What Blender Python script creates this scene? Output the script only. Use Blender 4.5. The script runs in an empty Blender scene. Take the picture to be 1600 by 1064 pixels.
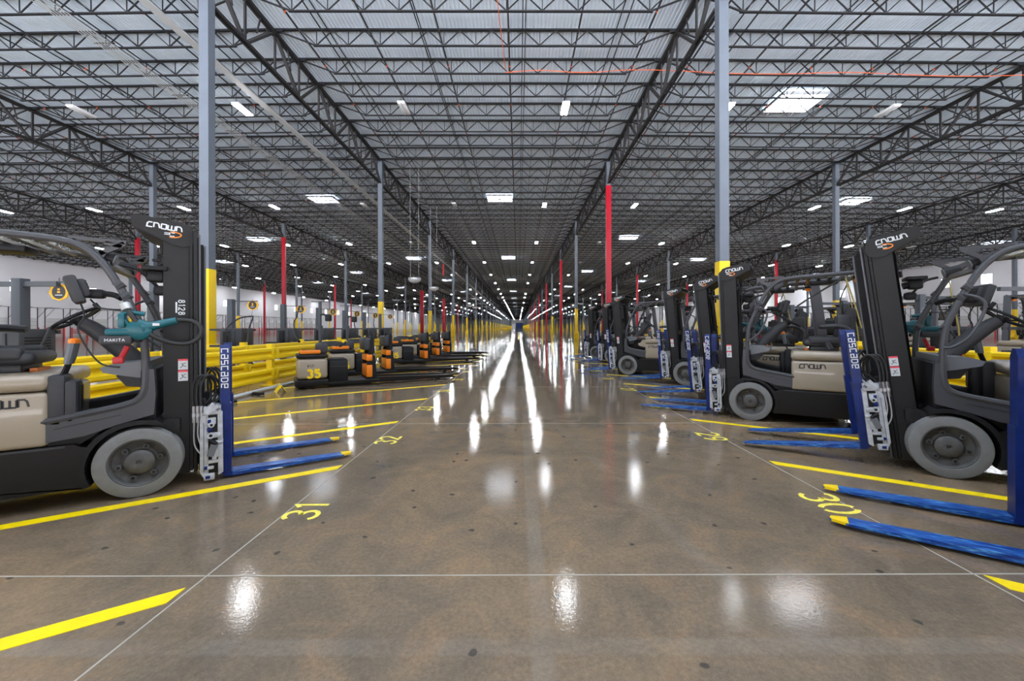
import bpy, bmesh, math, random
from mathutils import Vector, Matrix
random.seed(7)
R = math.radians
S = bpy.context.scene
COL = S.collection

# ------------------------------------------------------------------ camera, exposure, world
F = 640.0                    # focal length in photo pixels (frame 1600 x 1064)
H = 1.325                    # camera height
cam_d = bpy.data.cameras.new('camera'); cam = bpy.data.objects.new('camera', cam_d); COL.objects.link(cam)
cam_d.sensor_width = 36.0; cam_d.lens = 36.0 * F / 1600.0
cam_d.shift_x = -10 / 1600.0; cam_d.shift_y = -20.5 / 1600.0
cam_d.clip_end = 1000; cam_d.clip_start = 0.05
cam.location = (0, 0, H); cam.rotation_euler = (R(90), R(0.15), 0)
S.camera = cam
S.view_settings.view_transform = 'Standard'; S.view_settings.look = 'None'
S.view_settings.gamma = 1.0; S.view_settings.use_curve_mapping = False
S.view_settings.exposure = 0.0
LAMP_POWER = 360.0
LAMP_DIM = 105.0             # the rows nearest the camera run dimmed           # emission of the LED lenses
SKYLIGHT_POWER = 14.0
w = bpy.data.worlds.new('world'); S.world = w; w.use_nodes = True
# fill added through the end left open behind camera; bright below for the deck
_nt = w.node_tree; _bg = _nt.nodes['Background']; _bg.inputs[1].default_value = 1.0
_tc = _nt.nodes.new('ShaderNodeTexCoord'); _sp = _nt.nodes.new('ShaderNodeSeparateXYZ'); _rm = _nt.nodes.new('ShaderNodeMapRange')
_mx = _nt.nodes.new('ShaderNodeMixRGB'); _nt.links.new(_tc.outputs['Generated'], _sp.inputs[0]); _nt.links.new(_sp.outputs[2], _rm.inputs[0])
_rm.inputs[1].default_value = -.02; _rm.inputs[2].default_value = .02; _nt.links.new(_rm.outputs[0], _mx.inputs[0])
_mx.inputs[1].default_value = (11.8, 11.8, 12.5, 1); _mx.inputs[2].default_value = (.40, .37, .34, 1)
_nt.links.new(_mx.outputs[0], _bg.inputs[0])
S.cycles.max_bounces = 8; S.cycles.diffuse_bounces = 5; S.cycles.glossy_bounces = 4
S.cycles.use_denoising = True
S.cycles.caustics_reflective = False; S.cycles.caustics_refractive = False
S.cycles.sample_clamp_indirect = 6.0

# ------------------------------------------------------------------ materials
def mat(name, col, rough=.5, metal=0.0, spec=.5, emit=None, noise=0.0, nscale=8.0, bump=0.0, bscale=60.0, coat=0.0):
    m = bpy.data.materials.new(name); m.use_nodes = True
    nt = m.node_tree; b = nt.nodes['Principled BSDF']
    b.inputs['Base Color'].default_value = (*col, 1); b.inputs['Roughness'].default_value = rough
    b.inputs['Metallic'].default_value = metal; b.inputs['Specular IOR Level'].default_value = spec
    b.inputs['Coat Weight'].default_value = coat
    if emit:
        b.inputs['Emission Color'].default_value = (*emit[0], 1); b.inputs['Emission Strength'].default_value = emit[1]
    if noise or bump:
        tc = nt.nodes.new('ShaderNodeTexCoord')
    if noise:
        n = nt.nodes.new('ShaderNodeTexNoise'); n.inputs['Scale'].default_value = nscale; n.inputs['Detail'].default_value = 5
        nt.links.new(tc.outputs['Object'], n.inputs['Vector'])
        r = nt.nodes.new('ShaderNodeValToRGB')
        r.color_ramp.elements[0].position = .3; r.color_ramp.elements[1].position = .7
        r.color_ramp.elements[0].color = (*[c * (1 - noise) for c in col], 1)
        r.color_ramp.elements[1].color = (*[min(1, c * (1 + noise)) for c in col], 1)
        nt.links.new(n.outputs['Fac'], r.inputs['Fac']); nt.links.new(r.outputs['Color'], b.inputs['Base Color'])
    if bump:
        n2 = nt.nodes.new('ShaderNodeTexNoise'); n2.inputs['Scale'].default_value = bscale
        nt.links.new(tc.outputs['Object'], n2.inputs['Vector'])
        bp = nt.nodes.new('ShaderNodeBump'); bp.inputs['Strength'].default_value = bump; bp.inputs['Distance'].default_value = .01
        nt.links.new(n2.outputs['Fac'], bp.inputs['Height']); nt.links.new(bp.outputs['Normal'], b.inputs['Normal'])
    return m

M = dict(
    deck=mat('painted_steel_deck', (.76, .86, .97), .45, noise=.05, nscale=.6),
    wall=mat('white_precast_wall', (.78, .78, .82), .75, noise=.02, nscale=.3),
    steel=mat('joist_dark_steel', (.020, .021, .024), .6, spec=.25, noise=.15, nscale=3),
    steel2=mat('girder_dark_steel', (.024, .023, .024), .6, spec=.25, noise=.2, nscale=3),
    column=mat('column_grey_paint', (.100, .118, .145), .5, noise=.06, nscale=2),
    redcol=mat('riser_red_paint', (.40, .008, .022), .4, spec=.3),
    yellow=mat('safety_yellow_paint', (.84, .56, .0), .38, noise=.04, nscale=3),
    yellow2=mat('floor_yellow_paint', (.90, .65, .0), .45, noise=.05, nscale=12),
    paleyellow=mat('stencil_yellow_paint', (.83, .68, .08), .5, noise=.18, nscale=30),
    orange=mat('orange_plastic', (.80, .20, .005), .4),
    black=mat('black_plastic', (.009, .009, .010), .5, spec=.25, noise=.2, nscale=10),
    mastblack=mat('mast_black_steel', (.0135, .013, .013), .5, spec=.25, noise=.12, nscale=5),
    chassis=mat('chassis_black_paint', (.0085, .0075, .007), .4, spec=.25, noise=.1, nscale=4),
    dgrey=mat('dark_grey_plastic', (.040, .040, .043), .5, spec=.3, bump=.1, bscale=250),
    guard=mat('guard_grey_paint', (.052, .052, .057), .4, spec=.35),
    lgrey=mat('light_grey_plastic', (.13, .135, .145), .45),
    beige=mat('beige_truck_paint', (.30, .245, .178), .35, noise=.02, nscale=3, coat=.3),
    blue=mat('fork_blue_paint', (.003, .016, .115), .35, spec=.25, noise=.25, nscale=14),
    bluew=None,
    tire=mat('non_marking_tire', (.17, .168, .162), .75, noise=.07, nscale=18, bump=.2, bscale=90),
    rim=mat('rim_grey_paint', (.085, .082, .078), .45, spec=.3, noise=.15, nscale=20),
    white=mat('white_paint', (.55, .56, .57), .4, noise=.05, nscale=15),
    castw=mat('white_cast_attachment', (.42, .43, .45), .45, noise=.22, nscale=22),
    chrome=mat('chrome_fitting', (.35, .35, .36), .35, metal=.8),
    seat=mat('black_seat_vinyl', (.02, .02, .022), .5, bump=.2, bscale=120),
    rubber=mat('black_hose_rubber', (.012, .012, .012), .55),
    teal=mat('teal_tool_plastic', (.0, .085, .105), .4),
    red=mat('red_plastic', (.4, .01, .015), .4),
    tape=mat('silver_tape', (.45, .45, .44), .35, metal=.3),
    screen=mat('dark_screen', (.13, .12, .09), .15),
    conduit=mat('galvanised_conduit', (.55, .57, .58), .45, metal=.2),
    ocable=mat('orange_conduit', (.75, .13, .04), .5),
    sprink=mat('sprinkler_pipe_black', (.035, .035, .04), .5),
    lens=mat('lamp_lens_lit', (.9, .9, .9), .5, emit=((.93, .96, 1.0), LAMP_POWER)),
    lensdim=mat('lamp_lens_dimmed', (.9, .9, .9), .5, emit=((.93, .96, 1.0), LAMP_DIM)),
    lensoff=mat('lamp_lens_unlit', (.75, .76, .78), .4),
    sky=mat('skylight_pane', (.9, .9, .9), .4, emit=((.9, .93, 1.0), SKYLIGHT_POWER)),
    window=mat('daylit_window_glass', (.9, .9, .9), .2, emit=((.92, .95, 1.0), 2.2)),
    dome=mat('mirror_dome_acrylic', (.62, .64, .66), .15, metal=.35),
    doorblue=mat('blue_dock_door', (.015, .06, .25), .5),
    straw=mat('webbing_strap', (.28, .22, .07), .8, noise=.5, nscale=60),
    chgrey=mat('charger_dark_grey', (.025, .026, .029), .45, noise=.1, nscale=6),
    postg=mat('charger_post_grey', (.045, .05, .058), .5),
    redglow=mat('dock_gate_red', (.75, .05, .07), .45),
    inkblack=mat('ink_black', (.02, .02, .02), .5),
)
# worn blue forks: scraped to light blue streaks along the blade
def worn_blue():
    m = bpy.data.materials.new('fork_worn_blue'); m.use_nodes = True
    nt = m.node_tree; b = nt.nodes['Principled BSDF']; b.inputs['Roughness'].default_value = .33
    tc = nt.nodes.new('ShaderNodeTexCoord'); mp = nt.nodes.new('ShaderNodeMapping'); mp.inputs['Scale'].default_value = (7, 60, 60)
    n = nt.nodes.new('ShaderNodeTexNoise'); n.inputs['Scale'].default_value = 1.6; n.inputs['Detail'].default_value = 6
    n.inputs['Roughness'].default_value = .65
    r = nt.nodes.new('ShaderNodeValToRGB'); e = r.color_ramp.elements
    e[0].position = .42; e[0].color = (.002, .022, .17, 1); e[1].position = .67; e[1].color = (.15, .40, .70, 1)
    q = r.color_ramp.elements.new(.54); q.color = (.006, .09, .36, 1)
    nt.links.new(tc.outputs['Object'], mp.inputs[0]); nt.links.new(mp.outputs[0], n.inputs['Vector'])
    nt.links.new(n.outputs['Fac'], r.inputs['Fac']); nt.links.new(r.outputs['Color'], b.inputs['Base Color'])
    return m
M['bluew'] = worn_blue()

def floor_material():
    m = bpy.data.materials.new('polished_concrete'); m.use_nodes = True
    nt = m.node_tree; N = nt.nodes; L = nt.links; b = N['Principled BSDF']
    tc = N.new('ShaderNodeTexCoord')
    def noise(scale, detail=6, rough=.6, dist=0.0, sc=(1, 1, 1)):
        mp = N.new('ShaderNodeMapping'); mp.inputs['Scale'].default_value = sc
        n = N.new('ShaderNodeTexNoise'); n.inputs['Scale'].default_value = scale; n.inputs['Detail'].default_value = detail
        n.inputs['Roughness'].default_value = rough; n.inputs['Distortion'].default_value = dist
        L.new(tc.outputs['Object'], mp.inputs[0]); L.new(mp.outputs[0], n.inputs['Vector']); return n.outputs['Fac']
    def ramp(f, stops):
        r = N.new('ShaderNodeValToRGB'); e = r.color_ramp.elements
        while len(e) < len(stops): e.new(.5)
        for i, (p, c) in enumerate(stops): e[i].position = p; e[i].color = (*c, 1) if len(c) == 3 else c
        L.new(f, r.inputs['Fac']); return r.outputs['Color']
    def mix(f, a, bb, t='MIX'):
        x = N.new('ShaderNodeMixRGB'); x.blend_type = t
        for i, v in ((0, f), (1, a), (2, bb)):
            if isinstance(v, (int, float)): x.inputs[i].default_value = v
            elif isinstance(v, tuple): x.inputs[i].default_value = (*v, 1)
            else: L.new(v, x.inputs[i])
        return x.outputs[0]
    def math_(op, a, bb=None, c=None):
        x = N.new('ShaderNodeMath'); x.operation = op
        for i, v in ((0, a), (1, bb), (2, c)):
            if v is None: continue
            if isinstance(v, (int, float)): x.inputs[i].default_value = v
            else: L.new(v, x.inputs[i])
        return x.outputs[0]
    c = ramp(noise(.55, 7, .62, .8), [(.32, (.105, .086, .064)), (.5, (.185, .136, .088)), (.68, (.285, .190, .105))])
    c2 = ramp(noise(2.6, 8, .7, 1.2), [(.35, (.085, .080, .070)), (.6, (.5, .5, .5))])
    c = mix(.42, c, ramp(noise(2.3, 8, .7, 1.0), [(.3, (.062, .058, .050)), (.52, (.175, .130, .088)), (.72, (.33, .185, .09))]))
    c = mix(.5, c, ramp(noise(45, 4, .7), [(.3, (.3, .3, .3)), (.7, (.68, .68, .68))]), 'OVERLAY')
    c = mix(.22, c, ramp(noise(160, 3, .7), [(.3, (.2, .2, .2)), (.7, (.8, .8, .8))]), 'OVERLAY')
    sep = N.new('ShaderNodeSeparateXYZ'); L.new(tc.outputs['Object'], sep.inputs[0]); X, Y = sep.outputs[0], sep.outputs[1]
    def band(v, pos, half, soft=.01):      # 1 inside a strip
        d = math_('ABSOLUTE', math_('SUBTRACT', v, pos))
        mr = N.new('ShaderNodeMapRange'); mr.inputs[1].default_value = half; mr.inputs[2].default_value = half + soft
        mr.inputs[3].default_value = 1; mr.inputs[4].default_value = 0; L.new(d, mr.inputs[0]); return mr.outputs[0]
    # faded tape residue strips
    res = math_('MULTIPLY', band(X, .095, .035, .02), ramp(noise(3, 3), [(.3, (.3, .3, .3)), (.7, (1, 1, 1))]))
    res2 = math_('MULTIPLY', band(Y, 1.70, .035, .02), ramp(noise(1.2, 3), [(.35, (.1, .1, .1)), (.65, (1, 1, 1))]))
    diag = math_('ADD', X, math_('MULTIPLY', Y, .16))
    res3 = math_('MULTIPLY', band(diag, 1.42, .03, .05), ramp(noise(2.2, 4), [(.4, (.0, .0, .0)), (.7, (.8, .8, .8))]))
    c = mix(math_('MULTIPLY', math_('MAXIMUM', math_('MAXIMUM', res, res2), res3), .2), c, (.30, .28, .25))
    # dark chipped spots
    vo = N.new('ShaderNodeTexVoronoi'); vo.voronoi_dimensions = '2D'; vo.inputs['Scale'].default_value = 1.9; vo.inputs['Randomness'].default_value = 1
    nn = N.new('ShaderNodeTexNoise'); nn.inputs['Scale'].default_value = 18; L.new(tc.outputs['Object'], nn.inputs['Vector'])
    av = N.new('ShaderNodeVectorMath'); av.operation = 'MULTIPLY_ADD'; L.new(nn.outputs['Color'], av.inputs[0])
    av.inputs[1].default_value = (.05, .05, .0); L.new(tc.outputs['Object'], av.inputs[2]); L.new(av.outputs[0], vo.inputs['Vector'])
    spot = N.new('ShaderNodeMapRange'); spot.inputs[1].default_value = .026; spot.inputs[2].default_value = .038
    spot.inputs[3].default_value = 1; spot.inputs[4].default_value = 0; L.new(vo.outputs['Distance'], spot.inputs[0])
    spa = math_('MULTIPLY', spot.outputs[0], math_('GREATER_THAN', noise(.9, 2, .5), .42))
    c = mix(math_('MULTIPLY', spa, .75), c, (.035, .033, .03))
    L.new(c, b.inputs['Base Color'])
    rg = N.new('ShaderNodeMapRange'); rg.inputs[1].default_value = .3; rg.inputs[2].default_value = .7
    rg.inputs[3].default_value = .03; rg.inputs[4].default_value = .085
    L.new(noise(1.3, 6, .65), rg.inputs[0]); L.new(rg.outputs[0], b.inputs['Roughness'])
    b.inputs['Specular IOR Level'].default_value = .33
    bp = N.new('ShaderNodeBump'); bp.inputs['Strength'].default_value = .10; bp.inputs['Distance'].default_value = .004
    L.new(noise(55, 4, .6), bp.inputs['Height']); L.new(bp.outputs['Normal'], b.inputs['Normal'])
    return m
M['floor'] = floor_material()
M['joint'] = mat('joint_sealant', (.36, .32, .26), .6, noise=.15, nscale=6)

# ------------------------------------------------------------------ mesh builder
def curve(pts, k=6):
    """Catmull-Rom through the points."""
    P = [Vector(p) for p in pts]; out = []
    for i in range(len(P) - 1):
        a = P[max(i - 1, 0)]; b = P[i]; c = P[i + 1]; d = P[min(i + 2, len(P) - 1)]
        for j in range(k):
            t = j / k
            out.append(.5 * ((2 * b) + (c - a) * t + (2 * a - 5 * b + 4 * c - d) * t * t + (3 * b - a - 3 * c + d) * t ** 3))
    out.append(P[-1]); return out

class MB:
    def __init__(s): s.v = []; s.f = []; s.m = []; s.sm = []
    def add(s, vs, fs, mi=0, smooth=False):
        o = len(s.v); s.v += [tuple(v) for v in vs]
        for f in fs: s.f.append([i + o for i in f]); s.m.append(mi); s.sm.append(smooth)
        return s
    def box(s, x0, x1, y0, y1, z0, z1, mi=0):
        return s.add([(x, y, z) for z in (z0, z1) for y in (y0, y1) for x in (x0, x1)],
              [(0, 2, 3, 1), (4, 5, 7, 6), (0, 1, 5, 4), (2, 6, 7, 3), (0, 4, 6, 2), (1, 3, 7, 5)], mi)
    def rbox(s, x0, x1, y0, y1, z0, z1, r=.02, mi=0, seg=2):
        bm = bmesh.new(); bmesh.ops.create_cube(bm, size=1)
        for v in bm.verts: v.co = Vector(((x0 + x1) / 2 + v.co.x * (x1 - x0), (y0 + y1) / 2 + v.co.y * (y1 - y0), (z0 + z1) / 2 + v.co.z * (z1 - z0)))
        bmesh.ops.bevel(bm, geom=bm.edges[:], offset=r, segments=seg, affect='EDGES', profile=.5, clamp_overlap=True)
        bm.verts.ensure_lookup_table()
        s.add([v.co[:] for v in bm.verts], [[v.index for v in f.verts] for f in bm.faces], mi, True); bm.free(); return s
    def bar(s, p, q, wd, ht=None, mi=0, caps=True):
        p = Vector(p); q = Vector(q); ht = ht or wd; d = (q - p).normalized()
        up = Vector((0, 0, 1)) if abs(d.z) < .9 else Vector((1, 0, 0))
        a = d.cross(up).normalized(); b = a.cross(d).normalized()
        vs = [c + a * i * wd / 2 + b * j * ht / 2 for c in (p, q) for i, j in ((-1, -1), (1, -1), (1, 1), (-1, 1))]
        fs = [(0, 1, 5, 4), (1, 2, 6, 5), (2, 3, 7, 6), (3, 0, 4, 7)]
        if caps: fs += [(3, 2, 1, 0), (4, 5, 6, 7)]
        return s.add(vs, fs, mi)
    def tube(s, pts, r, n=8, mi=0, closed=False, caps=True):
        P = [Vector(p) for p in pts]; m = len(P); rr = r if isinstance(r, (list, tuple)) else [r] * m
        T = []
        for i in range(m):
            a = P[(i - 1) % m] if closed or i else P[0]; b = P[(i + 1) % m] if closed or i < m - 1 else P[-1]
            T.append((b - a).normalized())
        ref = Vector((0, 0, 1)) if abs(T[0].z) < .9 else Vector((1, 0, 0))
        nrm = (ref - T[0] * ref.dot(T[0])).normalized(); vs = []
        for i in range(m):
            nrm = (nrm - T[i] * nrm.dot(T[i])).normalized(); bn = T[i].cross(nrm)
            for j in range(n):
                t = 2 * math.pi * j / n; vs.append(P[i] + (nrm * math.cos(t) + bn * math.sin(t)) * rr[i])
        fs = []
        for i in range(m if closed else m - 1):
            for j in range(n):
                a = i * n + j; b = i * n + (j + 1) % n; c = ((i + 1) % m) * n
                fs.append((a, b, c + (j + 1) % n, c + j))
        s.add(vs, fs, mi, True)
        if caps and not closed:
            s.add(vs[:n], [tuple(range(n))[::-1]], mi); s.add(vs[-n:], [tuple(range(n))], mi)
        return s
    def cyl(s, p, q, r, n=16, mi=0, r2=None): return s.tube([p, q], [r, r if r2 is None else r2], n, mi)
    def prism(s, poly, axis, a0, a1, mi=0):
        def co(p, a): return {'y': (p[0], a, p[1]), 'x': (a, p[0], p[1]), 'z': (p[0], p[1], a)}[axis]
        n = len(poly); vs = [co(p, a0) for p in poly] + [co(p, a1) for p in poly]
        ar = sum(poly[i][0] * poly[(i + 1) % n][1] - poly[(i + 1) % n][0] * poly[i][1] for i in range(n))
        flip = (ar > 0) ^ (axis == 'y') ^ (a1 < a0)
        fs = [tuple(range(n))[::-1], tuple(range(n, 2 * n))] + [(i, (i + 1) % n, n + (i + 1) % n, n + i) for i in range(n)]
        if not flip: fs = [f[::-1] for f in fs]
        return s.add(vs, fs, mi)
    def lathe(s, prof, org, axis='y', n=32, mi=0, sg=1):
        """prof = [(radius, along axis)]"""
        vs = []
        for r, t in prof:
            for j in range(n):
                a = 2 * math.pi * j / n; u, w_ = r * math.cos(a), r * math.sin(a)
                p = {'y': (u, sg * t, w_), 'x': (sg * t, u, w_), 'z': (u, w_, sg * t)}[axis]
                vs.append((org[0] + p[0], org[1] + p[1], org[2] + p[2]))
        fs = []
        for i in range(len(prof) - 1):
            for j in range(n):
                f = (i * n + j, i * n + (j + 1) % n, (i + 1) * n + (j + 1) % n, (i + 1) * n + j)
                fs.append(f)
        return s.add(vs, fs, mi, True)
    def strokes(s, lines, org, right, up, wd, mi=0):
        """flat ribbons in the plane org + right*x + up*y"""
        org = Vector(org); right = Vector(right); up = Vector(up); nz = right.cross(up).normalized()
        for ln in lines:
            P = [Vector(p).to_2d() if len(p) > 2 else Vector(p) for p in ln]; L_, R_ = [], []
            for i, p in enumerate(P):
                ds = []
                if i: ds.append((p - P[i - 1]).normalized())
                if i < len(P) - 1: ds.append((P[i + 1] - p).normalized())
                t = sum(ds, Vector((0, 0)));
                t = t.normalized() if t.length > 1e-6 else ds[0]
                nn = Vector((-t.y, t.x)); c = max(.5, nn.dot(Vector((-ds[0].y, ds[0].x))))
                L_.append(p + nn * wd / 2 / c); R_.append(p - nn * wd / 2 / c)
            vs = [org + right * q.x + up * q.y for q in L_ + R_]; n = len(P)
            s.add(vs, [(n + i, n + i + 1, i + 1, i) for i in range(n - 1)], mi)
        return s
    def shift(s, dx, dy, dz): s.v = [(a + dx, b + dy, c + dz) for a, b, c in s.v]; return s
    def mirror_y(s):
        o = len(s.v); s.v += [(a, -b, c) for a, b, c in s.v]; nf = len(s.f)
        for i in range(nf): s.f.append([k + o for k in s.f[i]][::-1]); s.m.append(s.m[i]); s.sm.append(s.sm[i])
        return s
    def mesh(s, name, mats):
        me = bpy.data.meshes.new(name); me.from_pydata(s.v, [], s.f)
        for m_ in mats: me.materials.append(M[m_])
        me.polygons.foreach_set('material_index', s.m); me.polygons.foreach_set('use_smooth', s.sm); me.update()
        if any(s.sm):
            try: me.set_sharp_from_angle(angle=R(38))
            except Exception: pass
        return me
    def build(s, name, mats, parent=None, loc=(0, 0, 0), rot=(0, 0, 0)):
        if isinstance(mats, str): mats = [mats]
        o = bpy.data.objects.new(name, s.mesh(name, mats)); COL.objects.link(o)
        o.parent = parent; o.location = loc; o.rotation_euler = rot; return o

def empty(name, loc=(0, 0, 0), rz=0.0):
    o = bpy.data.objects.new(name, None); COL.objects.link(o); o.location = loc; o.rotation_euler = (0, 0, rz)
    o.empty_display_size = .2; return o
def tag(o, label=None, cat=None, group=None, kind=None):
    for k, v in (('label', label), ('category', cat), ('group', group), ('kind', kind)):
        if v: o[k] = v
        elif k in o.keys() and k == 'label' and v is not None: del o[k]
    return o
def copy_tree(o, parent=None):
    c = o.copy(); COL.objects.link(c); c.parent = parent
    for ch in KIDS.get(o.name, ()): copy_tree_child(ch, c, c)
    return c
KIDS = {}
def copy_tree_child(o, parent, _):
    c = o.copy(); COL.objects.link(c); c.parent = parent
    KIDS.setdefault(parent.name, []).append(c)
    for ch in KIDS.get(o.name, ()): copy_tree_child(ch, c, _)
def index_kids():
    KIDS.clear()
    for o in COL.objects:
        if o.parent: KIDS.setdefault(o.parent.name, []).append(o)
def floor_pt(px, py, z=0.0):
    Y = F * (H - z) / (py - 511.5); return Vector(((px - 810) / F * Y, Y, z))
ORD = [''] + ['%dth' % i for i in range(1, 60)]
ORD[:24] = ['', 'first', 'second', 'third', 'fourth', 'fifth', 'sixth', 'seventh', 'eighth', 'ninth', 'tenth', 'eleventh', 'twelfth',
       'thirteenth', 'fourteenth', 'fifteenth', 'sixteenth', 'seventeenth', 'eighteenth', 'nineteenth', 'twentieth', 'twenty-first', 'twenty-second', 'twenty-third']

# ------------------------------------------------------------------ glyph strokes (unit height 1)
G = {
 'C': (.9, [[(.85, 1), (.3, 1), (.05, .72), (0, .0), (.9, 0)]]),
 'R': (.95, [[(0, 0), (0, 1), (.6, 1), (.78, .82), (.86, .45), (1.0, 0)]]),
 'O': (.95, [[(.1, 0), (.85, 0), (.9, .1), (.9, .9), (.85, 1), (.1, 1), (.05, .9), (.05, .1), (.1, 0)]]),
 'W': (1.25, [[(0, 1), (0, .05), (.12, 0), (1.1, 0), (1.2, .1), (1.2, 1)], [(.6, 0), (.6, 1)]]),
 'N': (.95, [[(0, 0), (0, 1), (.55, 1), (.8, .75), (.95, 0)]]),
 'c': (.7, [[(.6, 1), (0, 1), (0, 0), (.6, 0)]]),
 'a': (.7, [[(.0, 1), (.6, 1), (.6, 0), (0, 0), (0, .5), (.6, .5)]]),
 's': (.7, [[(.6, 1), (0, 1), (0, .5), (.6, .5), (.6, 0), (0, 0)]]),
 'd': (.7, [[(0, 0), (0, 1), (.45, 1), (.6, .8), (.6, .2), (.45, 0), (0, 0)]]),
 'e': (.7, [[(.6, 0), (0, 0), (0, 1), (.6, 1), (.6, .5), (0, .5)]]),
 'M': (.95, [[(0, 0), (0, 1), (.42, .4), (.85, 1), (.85, 0)]]),
 'A': (.85, [[(0, 0), (.38, 1), (.75, 0)], [(.15, .35), (.6, .35)]]),
 'K': (.75, [[(0, 0), (0, 1)], [(.62, 1), (0, .45)], [(.2, .6), (.65, 0)]]),
 'I': (.25, [[(.08, 0), (.08, 1)]]),
 'T': (.75, [[(0, 1), (.7, 1)], [(.35, 1), (.35, 0)]]),
}
def arc(cx, cy, rx, ry, a0, a1, n=8):
    return [(cx + rx * math.cos(R(a0 + (a1 - a0) * i / n)), cy + ry * math.sin(R(a0 + (a1 - a0) * i / n))) for i in range(n + 1)]
G.update({
 '0': (.66, [arc(.27, .5, .25, .46, 100, 260), arc(.33, .5, .25, .46, -80, 80)]),
 '1': (.42, [[(.05, .82), (.22, .98), (.22, 0)]]),
 '2': (.66, [arc(.28, .72, .26, .26, 170, -35) + [(.02, .04), (.06, .02)], [(.14, .03), (.58, .03)]]),
 '3': (.66, [arc(.28, .75, .25, .22, 160, -80), arc(.28, .27, .27, .25, 80, -160)]),
 '4': (.68, [[(.42, 0), (.42, 1), (.02, .3), (.58, .3)]]),
 '5': (.66, [[(.54, .97), (.08, .97), (.05, .55)], [(.05, .55)] + arc(.27, .32, .27, .30, 100, -150)]),
 '6': (.66, [arc(.29, .3, .25, .28, 0, 360, 14), [(.05, .35), (.1, .7), (.4, .98)]]),
 '7': (.62, [[(.02, .97), (.54, .97), (.2, 0)]]),
 '8': (.66, [arc(.29, .75, .2, .22, 0, 360, 12), arc(.29, .27, .25, .26, 0, 360, 12)]),
 '9': (.66, [arc(.29, .7, .25, .27, 0, 360, 14), [(.53, .65), (.48, .3), (.2, .02)]]),
 ' ': (.4, []),
})
def word(txt, gap=.22):
    x = 0; out = []
    for ch in txt:
        wd, ls = G[ch]
        for l in ls: out.append([(p[0] + x, p[1]) for p in l])
        x += wd + gap
    return out, x - gap
def put_text(mb, txt, org, right, up, size, mi, thick=.16, center=True, gap=.22):
    if txt == 'CROWN': thick = .25
    ls, wd = word(txt, gap); k = size
    ox = -wd / 2 if center else 0
    ls = [[((p[0] + ox) * k, (p[1] - .5) * k) for p in l] for l in ls]
    mb.strokes(ls, org, right, up, thick * k, mi)

# ------------------------------------------------------------------ grid of the building
BX, BY, Y0 = 16.4, 16.46, 13.05
LINES = [-75.5 + BX * i for i in range(10)]          # -75.5 ... 72.1 ; the two ends are walls
XW0, XW1 = LINES[0], LINES[-1]
YB, YE = -7.0, Y0 + 35 * BY + 6
NK = 36
RZ = {0: 12.50, 1: 12.80, 2: 13.10, 3: 13.32, 4: 13.52, 5: 13.46, 6: 13.24, 7: 12.95, 8: 12.65, 9: 12.35}   # joist top at each line
def roofz(x):
    t = (x - LINES[0]) / BX; i = max(0, min(8, int(math.floor(t)))); f = t - i
    return RZ[i] * (1 - f) + RZ[i + 1] * f
BAYN = ['bay along the left wall', 'third bay left of the aisle', 'second bay left of the aisle', 'first bay left of the aisle', 'centre aisle bay',
        'first bay right of the aisle', 'second bay right of the aisle', 'third bay right of the aisle', 'bay along the right wall']
ROWN = {1: 'fourth row left of the aisle', 2: 'third row left of the aisle', 3: 'second row left of the aisle', 4: 'row at the left aisle edge',
        5: 'row at the right aisle edge', 6: 'second row right of the aisle', 7: 'third row right of the aisle', 8: 'fourth row right of the aisle'}

# ------------------------------------------------------------------ shell
def shell():
    f = MB().add([(XW0 - .3, YB, 0), (XW1 + .3, YB, 0), (XW1 + .3, YE + .3, 0), (XW0 - .3, YE + .3, 0)], [(0, 1, 2, 3)])
    tag(f.build('floor', 'floor'), 'polished brown grey concrete warehouse floor', kind='structure')
    # corrugated deck, ribs run along the aisle
    d = MB(); prof = []; x = XW0; p = .1524; dz = .038
    while x < XW1:
        for a, h in ((0, 0), (.055, 0), (.075, dz), (.13, dz)):
            prof.append((x + a, roofz(x + a) + .01 + h))
        x += p
    prof.append((x, roofz(XW1)))
    n = len(prof)
    vs = [(a, YB, b) for a, b in prof] + [(a, YE, b) for a, b in prof]
    d.add(vs, [(i, n + i, n + i + 1, i + 1) for i in range(n - 1)])
    tag(d.build('ceiling', 'deck'), 'pale corrugated steel roof deck', kind='structure')
    def wallbox(name, x0, x1, y0, y1, z1, lab):
        o = MB().box(x0, x1, y0, y1, 0, z1).build(name, 'wall'); tag(o, lab, kind='structure'); return o
    wallbox('wall_left', XW0 - .3, XW0, YB, YE, 12.9, 'white side wall with dock doors')
    wallbox('wall_right', XW1, XW1 + .3, YB, YE, 12.8, 'white side wall with high windows')
    wallbox('wall_far', XW0, XW1, YE, YE + .3, 13.8, 'white far end wall behind the columns')
    # blue roll-up door at the end of the aisle
    b = MB().box(-4.0, 10.0, YE - .12, YE, 0, 8.0, 0)
    for i in range(26): b.box(-4.0, 10.0, YE - .15, YE - .12, .15 + i * .3, .17 + i * .3, 0)
    tag(b.build('door_1', 'doorblue'), 'blue roll-up door at the far end of the aisle', kind='structure')
    # saw-cut joints with pale sealant
    n = 1
    k = -9
    for X in [-1.67 + 4.1 * i for i in range(-8, 14)]:
        if abs(X) > 45: continue
        o = MB().box(X - .0045, X + .0045, YB, YE, .0, .0012).build('trim_%d' % n, 'joint'); n += 1
        tag(o, 'pale sealed floor joint running along the building', kind='structure')
    y = 2.19 - 3.46 * 2
    while y < 110:
        o = MB().box(-50, 60, y - .0045, y + .0045, .0, .0012).build('trim_%d' % n, 'joint'); n += 1
        tag(o, 'pale sealed floor joint running across the building', kind='structure'); y += 3.46
shell()

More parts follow.
